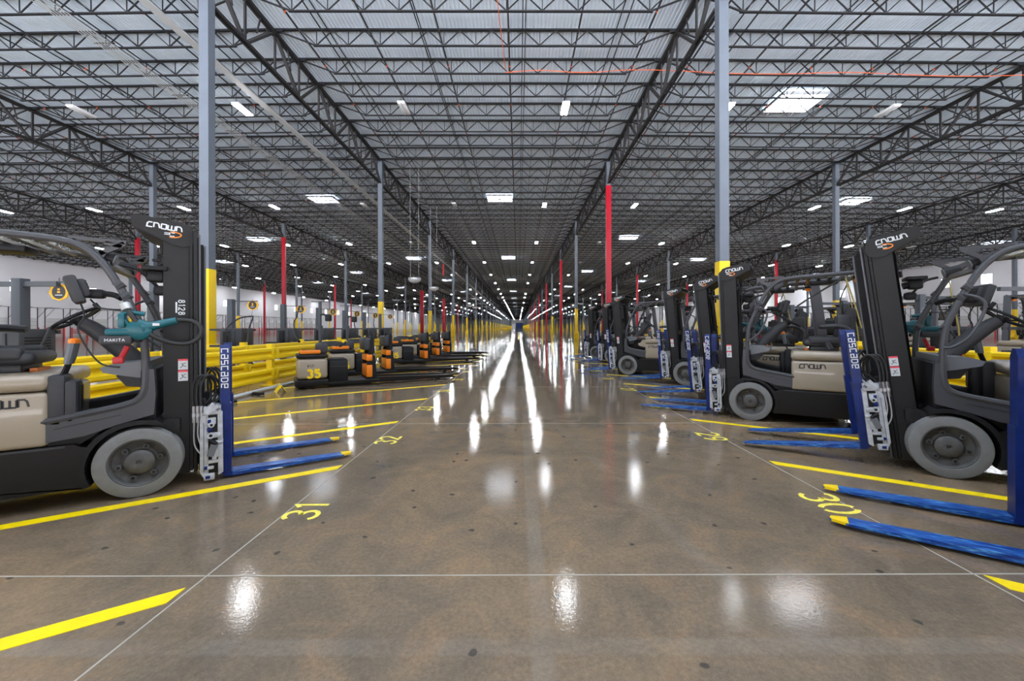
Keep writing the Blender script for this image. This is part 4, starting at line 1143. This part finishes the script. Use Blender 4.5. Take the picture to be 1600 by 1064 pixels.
# ------------------------------------------------------------------ small things
def small():
    # yellow corner angle lying on the floor
    P = floor_pt(438, 611); m = MB(); h = .17
    th = .012
    m.prism([(-.10, 0), (0, .14), (.10, 0), (.088, 0), (0, .122), (-.088, 0)], 'y', -.11, .11, 0)
    o = m.build('corner_guard', 'yellow'); o.location = P; o.rotation_euler = (0, 0, R(42)); tag(o, 'small yellow angle guard lying on the floor in front of the rail post', 'corner guard')
    # grey conduit and scraps along the rail
    m = MB(); m.tube(curve([(-5.35, 5.5, .04), (-5.30, 7.0, .04), (-5.34, 9.0, .04), (-5.28, 11.5, .04), (-5.32, 14, .04)], 6), .035, 8)
    tag(m.build('floor_conduit', 'conduit'), 'grey conduit lying on the floor along the left guard rail', 'conduit')
    for i, (x, y, rr) in enumerate(((-5.15, 7.2, 10), (-5.18, 8.1, -20), (-5.1, 10.6, 15), (-5.15, 11.6, -5), (-5.05, 12.4, 30))):
        m = MB(); m.tube(curve([(-.14, 0, .03), (-.05, .05, .03), (.06, -.03, .03), (.16, .04, .03)], 4), .024, 6, 0); m.rbox(-.08, .06, -.05, .04, 0, .05, .01, 0)
        o = m.build('cable_offcut', 'black'); o.location = (x, y, 0); o.rotation_euler = (0, 0, R(rr)); tag(o, 'black cable offcut on the floor beside the left rail, %s from the camera' % ORD[i + 1], 'offcut', 'cable offcuts')
    # charging cable retractor straps hanging in an inverted V on the second right forklift
    T = TR[3]
    r = empty('retractor_strap', T.location, T.rotation_euler[2]); tag(r, 'cable retractor straps hanging in an inverted V at the back of the second right forklift', 'strap')
    MB().tube(curve([(-1.06, .44, 1.96), (-.88, .44, 1.84), (-.68, .44, 1.70), (-.55, .42, 1.60)], 4), .011, 6).build('black_cord', 'rubber', r)
    MB().tube(curve([(-1.06, .44, 1.96), (-1.12, .44, 1.75), (-1.18, .46, 1.50), (-1.22, .48, 1.30)], 4), .009, 6).build('yellow_cord', 'straw', r)
    # poles with yellow handles between the right rows
    for (x0, y0, z0, x1, y1, z1, lab) in ((8.95, 8.4, 2.55, 8.2, 6.6, 1.35, 'long yellow-handled pole leaning over the right rail'), (7.8, 9.2, 2.3, 7.2, 7.9, 1.0, 'dark banded pole leaning beside the yellow-handled one')):
        pass
    # pole charging posts on the right: tall thin poles with hanging cables
    for i, (x, y) in enumerate(((9.6, 6.6), (9.7, 8.9), (9.6, 11.4), (9.7, 14.2))):
        r = empty('cable_mast', (x, y, 0)); tag(r, 'leaning yellow pole holding a charging cable beyond the right rail, %s from the camera' % ORD[i + 1], 'pole', 'cable poles beyond the right rail')
        m = MB(); m.tube([(0, 0, 0), (-.3, -.15, 1.3), (-.75, -.35, 2.5)], [.018, .016, .010], 8); m.build('pole', 'straw', r)
        MB().tube(curve([(-.72, -.33, 2.45), (-.80, -.2, 2.0), (-.55, -.1, 1.5), (-.2, .0, 1.1), (.4, .0, 1.05)], 5), .018, 6).build('cable', 'rubber', r)
small()
